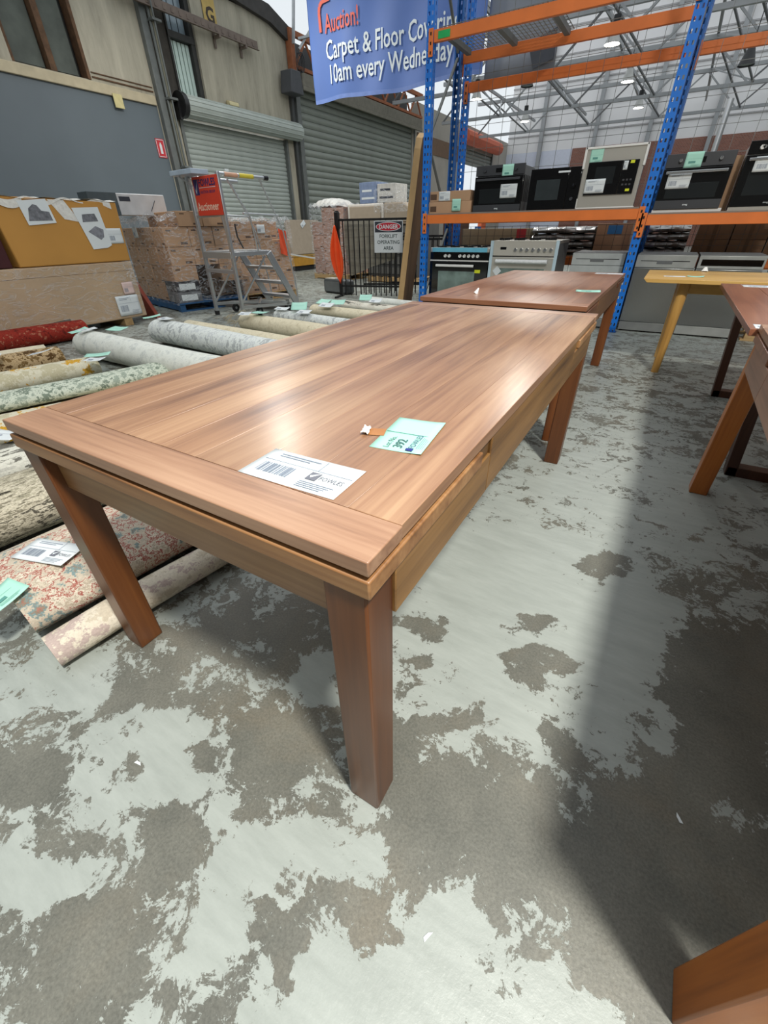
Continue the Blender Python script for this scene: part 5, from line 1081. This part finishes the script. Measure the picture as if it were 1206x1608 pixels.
RG_F = rug('floral_faded', [(200, 188, 168), (176, 162, 144), (212, 202, 184), (158, 92, 82), (196, 184, 166), (188, 176, 158), (120, 142, 142), (140, 124, 108), (168, 112, 100)], 10, speck=.22)
RG_A = rug('abstract_grey', [(58, 54, 48), (150, 144, 124), (190, 182, 162), (118, 112, 96), (182, 174, 154), (84, 80, 70), (196, 188, 168), (72, 82, 96), (140, 108, 62)], 7, stripes=1, axis='X', speck=.5)
RG_S = rug('striated_cream', [(110, 108, 100), (206, 204, 192), (184, 182, 172), (220, 218, 206)], 9, stripes=1, axis='X', speck=.25)
RG_Y = rug('ochre_patch', [(186, 178, 150), (206, 200, 178), (196, 150, 52), (176, 176, 160)], 5, speck=.2)
RG_R = rug('red_tribal', [(96, 36, 30), (132, 42, 34), (146, 50, 38), (120, 38, 32), (178, 118, 92), (138, 46, 36)], 20, speck=.25)
RG_B = rug('brown_pattern', [(84, 62, 36), (176, 152, 116), (112, 88, 54), (196, 176, 140)], 11, speck=.25)
RG_G = rug('sage_green', [(150, 160, 146), (196, 202, 186), (120, 132, 118), (206, 208, 196)], 10, speck=.25)
RG_W = rug('pale_ivory', [(206, 208, 200), (224, 226, 218), (190, 194, 190)], 8, speck=.12)
RG_W2 = rug('pale_lined', [(176, 180, 180), (220, 224, 220), (200, 204, 204), (228, 230, 226)], 12, stripes=1, axis='Y', speck=.12)
RG_C = rug('cream_fringe', [(196, 184, 156), (222, 212, 186), (206, 196, 168)], 12, speck=.2)
# foreground row: rolls lying parallel, their near ends toward the camera
fl = rolled_rug('faded floral red and cream rug roll beside the front leg of the foreground table', (-1.42, -.12), (-1.17, 1.95), .245, RG_F, EDG, squash=.42, turns=2.4)
g = MB(); 
def lip(u, v):
    a = 2*PI*v; return (2.05*u, -.335+.062*math.cos(a)*(1+.06*math.sin(9*u)), .052+.048*math.sin(a)+.006*math.sin(13*u))
g.grid(lip, 24, 16); g.prism([(-.335+.062*math.cos(2*PI*k/16), .052+.048*math.sin(2*PI*k/16)) for k in range(16)], lambda a, b: (0, a, b), lambda a, b: (.004, a, b)); part('rolled_edge', g, rug('floral_pale', [(196, 184, 164), (214, 204, 186), (186, 168, 160), (206, 196, 176)], 9, speck=.2), fl, smooth=50)
rolled_rug('grey and cream distressed rug roll with a blue brown patch, second from the table', (-2.05, -.30), (-1.72, 1.9), .22, RG_A, EDG, squash=.60)
rolled_rug('pale striated rug roll, third from the table at the left edge', (-2.68, -.2), (-2.25, 1.9), .18, RG_S, EDG, squash=.55)
rolled_rug('cream rug roll with ochre yellow patch at the left edge', (-3.25, .1), (-2.75, 1.9), .16, RG_Y, EDG, squash=.6)
rolled_rug('sage green flattened rug with pale border beside the table corner', (-3.95, .15), (-3.45, 1.95), .16, RG_G, EDG, squash=.5, flap=.32, flip=-1)
rolled_rug('ochre and brown patterned rug roll under the open brown rug', (-4.45, .3), (-4.15, 1.72), .13, RG_Y, EDG, squash=.7)
rolled_rug('brown patterned rug roll with a flared open edge', (-4.95, .5), (-4.78, 1.72), .13, RG_B, EDG, squash=.8, flap=.36, lift=.16, flip=1)
rolled_rug('deep red patterned rug roll lying before the long wrapped carton', (-6.10, .9), (-6.02, 2.62), .135, RG_R, plain('red_rug_end', (92, 88, 78), .9, noise=.3, scale=40), squash=.85, flap=.30, lift=.26, flip=1)
# second row: pale rolls lying crosswise, ends toward the shutter wall
rolled_rug('ivory rug roll with faint grey pattern, nearest of the pale crosswise rolls', (-4.92, 2.10), (-2.3, 2.02), .155, RG_W, EDG, squash=.9)
rolled_rug('ivory rug with grey lined pattern, second of the pale crosswise rolls', (-4.86, 2.92), (-2.4, 2.72), .150, RG_W2, EDG, squash=.9)
rolled_rug('thin beige rug folded open behind the lined ivory roll', (-4.80, 3.30), (-2.6, 3.05), .13, RG_C, EDG, turns=1.3, squash=.9)
rolled_rug('cream rug roll with knotted fringe, beside the foot of the ladder', (-4.45, 3.92), (-2.4, 3.6), .13, RG_C, EDG, squash=.9)
rolled_rug('grey and white flat-rolled rug just beyond the fringed cream roll', (-4.45, 4.55), (-2.4, 4.35), .11, RG_W2, EDG, squash=.8)
rolled_rug('cream rug roll carrying several mint tickets, beyond the ladder', (-4.35, 5.25), (-2.6, 5.05), .12, RG_C, EDG, squash=.7)
rolled_rug('off-white striped rug roll in front of the black fence', (-4.25, 5.95), (-2.9, 5.75), .12, rug('bold_stripe', [(90, 88, 80), (214, 208, 194), (226, 222, 208), (214, 210, 196)], 7, stripes=1, axis='X', speck=.15), EDG, squash=.6)
rolled_rug('pale cream rug roll farthest away, by the foot of the leaning panel', (-4.15, 6.5), (-3.15, 6.4), .10, RG_W, EDG, squash=.7)
# fringe of the fringed roll
fr = MB(); rr = random.Random(3)
for k in range(70):
    y = 3.80+rr.uniform(-.16, .16); z = rr.uniform(.06, .26); fr.bar((-4.46, y, z), (-4.52-rr.uniform(0, .05), y+rr.uniform(-.02, .02), z-rr.uniform(.02, .06)), .004, .004)
o = part('rug_fringe', fr, EDG, None); tag(o, 'cream knotted fringe hanging from the rug roll beside the ladder', 'fringe'); o['kind'] = 'stuff'
# tickets and tags on the rugs
def rp(kind, label, x, y, z, w_, h_, rz, tiltx=0.0, tilty=0.0, det=0, curl=.01):
    return paper('price_tag' if kind == 'white' else 'lot_ticket', label, 'tag' if kind == 'white' else 'ticket', w_, h_, kind, (x, y, z), (tiltx, tilty, rz), detail=det, curl=curl)
rp('white', 'white barcode tag on the faded floral rug roll', -1.36, .03, .205, .21, .11, math.radians(18), det=2, curl=.002)
rp('green', 'mint lot ticket hanging off the near end of the floral rug', -1.27, -.165, .19, .14, .10, math.radians(100), 0, -.12, det=1)
rp('white', 'white tag on the pale striated rug at the left edge', -2.64, .42, .215, .20, .12, math.radians(20), det=0)
rp('green', 'mint ticket hanging from the end of the nearest ivory roll', -4.96, 2.06, .27, .18, .13, math.radians(80), 0, -.15)
rp('green', 'mint ticket lying on the top of the nearest ivory roll', -4.50, 2.22, .30, .20, .13, math.radians(10), .1)
rp('white', 'white tag on the end of the nearest ivory roll', -4.78, 2.06, .297, .18, .10, math.radians(80))
rp('green', 'mint ticket sticking out from end of the lined ivory roll', -4.96, 2.92, .28, .20, .12, math.radians(60), 0, -.1)
rp('white', 'white tag on the end of the lined ivory roll', -4.66, 2.90, .283, .20, .12, math.radians(-10))
rp('green', 'mint ticket on the fringed cream roll', -4.12, 3.87, .25, .20, .14, math.radians(5)); rp('white', 'white tag on the fringed cream roll', -4.26, 3.74, .245, .16, .10, math.radians(15), .2)
rp('green', 'mint ticket standing up on the grey and white rug', -4.05, 4.55, .24, .22, .16, math.radians(30), .5); rp('white', 'white tag on the grey and white rug', -3.86, 4.42, .20, .20, .12, math.radians(5), .2)
rp('white', 'white tag at the left end of the grey and white rug', -4.33, 4.50, .20, .22, .10, math.radians(5), .2)
rp('green', 'left mint ticket on the cream rug beyond the ladder', -4.2, 5.30, .20, .22, .15, math.radians(-5), .3); rp('green', 'right mint ticket on the cream rug beyond the ladder', -3.92, 5.28, .21, .22, .15, math.radians(20), .3); rp('white', 'white tag on the cream rug beyond the ladder', -4.0, 5.10, .19, .24, .13, math.radians(0), .3)
rp('green', 'mint ticket on the striped rug in front of the fence', -3.85, 5.95, .20, .2, .14, math.radians(25), .5); rp('white', 'white tag on the striped rug in front of the fence', -3.6, 5.85, .18, .2, .12, math.radians(5), .3)
rp('white', 'white tag on the open brown patterned rug', -4.70, 1.15, .235, .16, .12, math.radians(60)); rp('white', 'white tag on the flared edge of the brown rug', -4.38, 1.42, .25, .20, .10, math.radians(40), 0, -.2); rp('green', 'mint ticket between the brown rug and the sage rug', -4.05, 1.72, .20, .20, .13, math.radians(50)); rp('white', 'white tag next to the mint ticket by the sage rug', -3.88, 1.60, .205, .15, .12, math.radians(30))
rp('white', 'white tag at the left end of the deep red rug', -6.05, 1.35, .27, .18, .12, math.radians(85), 0, .2)
# small litter on the floor
for k, (x, y) in enumerate(((-.60, -.22), (.18, -.135), (.60, .33))):
    o = part('paper_scrap', MB().prism([(0, 0), (.022, .004), (.014, .008), (.002, .007)], lambda a, b: (a, b, .0005), lambda a, b: (a, b, .002)), PAPER, None, loc=(x, y, 0), rot=(0, 0, k)); tag(o, ['tiny white scrap on the pale paint left of the front leg', 'tiny white scrap on the floor below the front leg', 'tiny white fleck on the dark floor at right'][k], 'scrap')
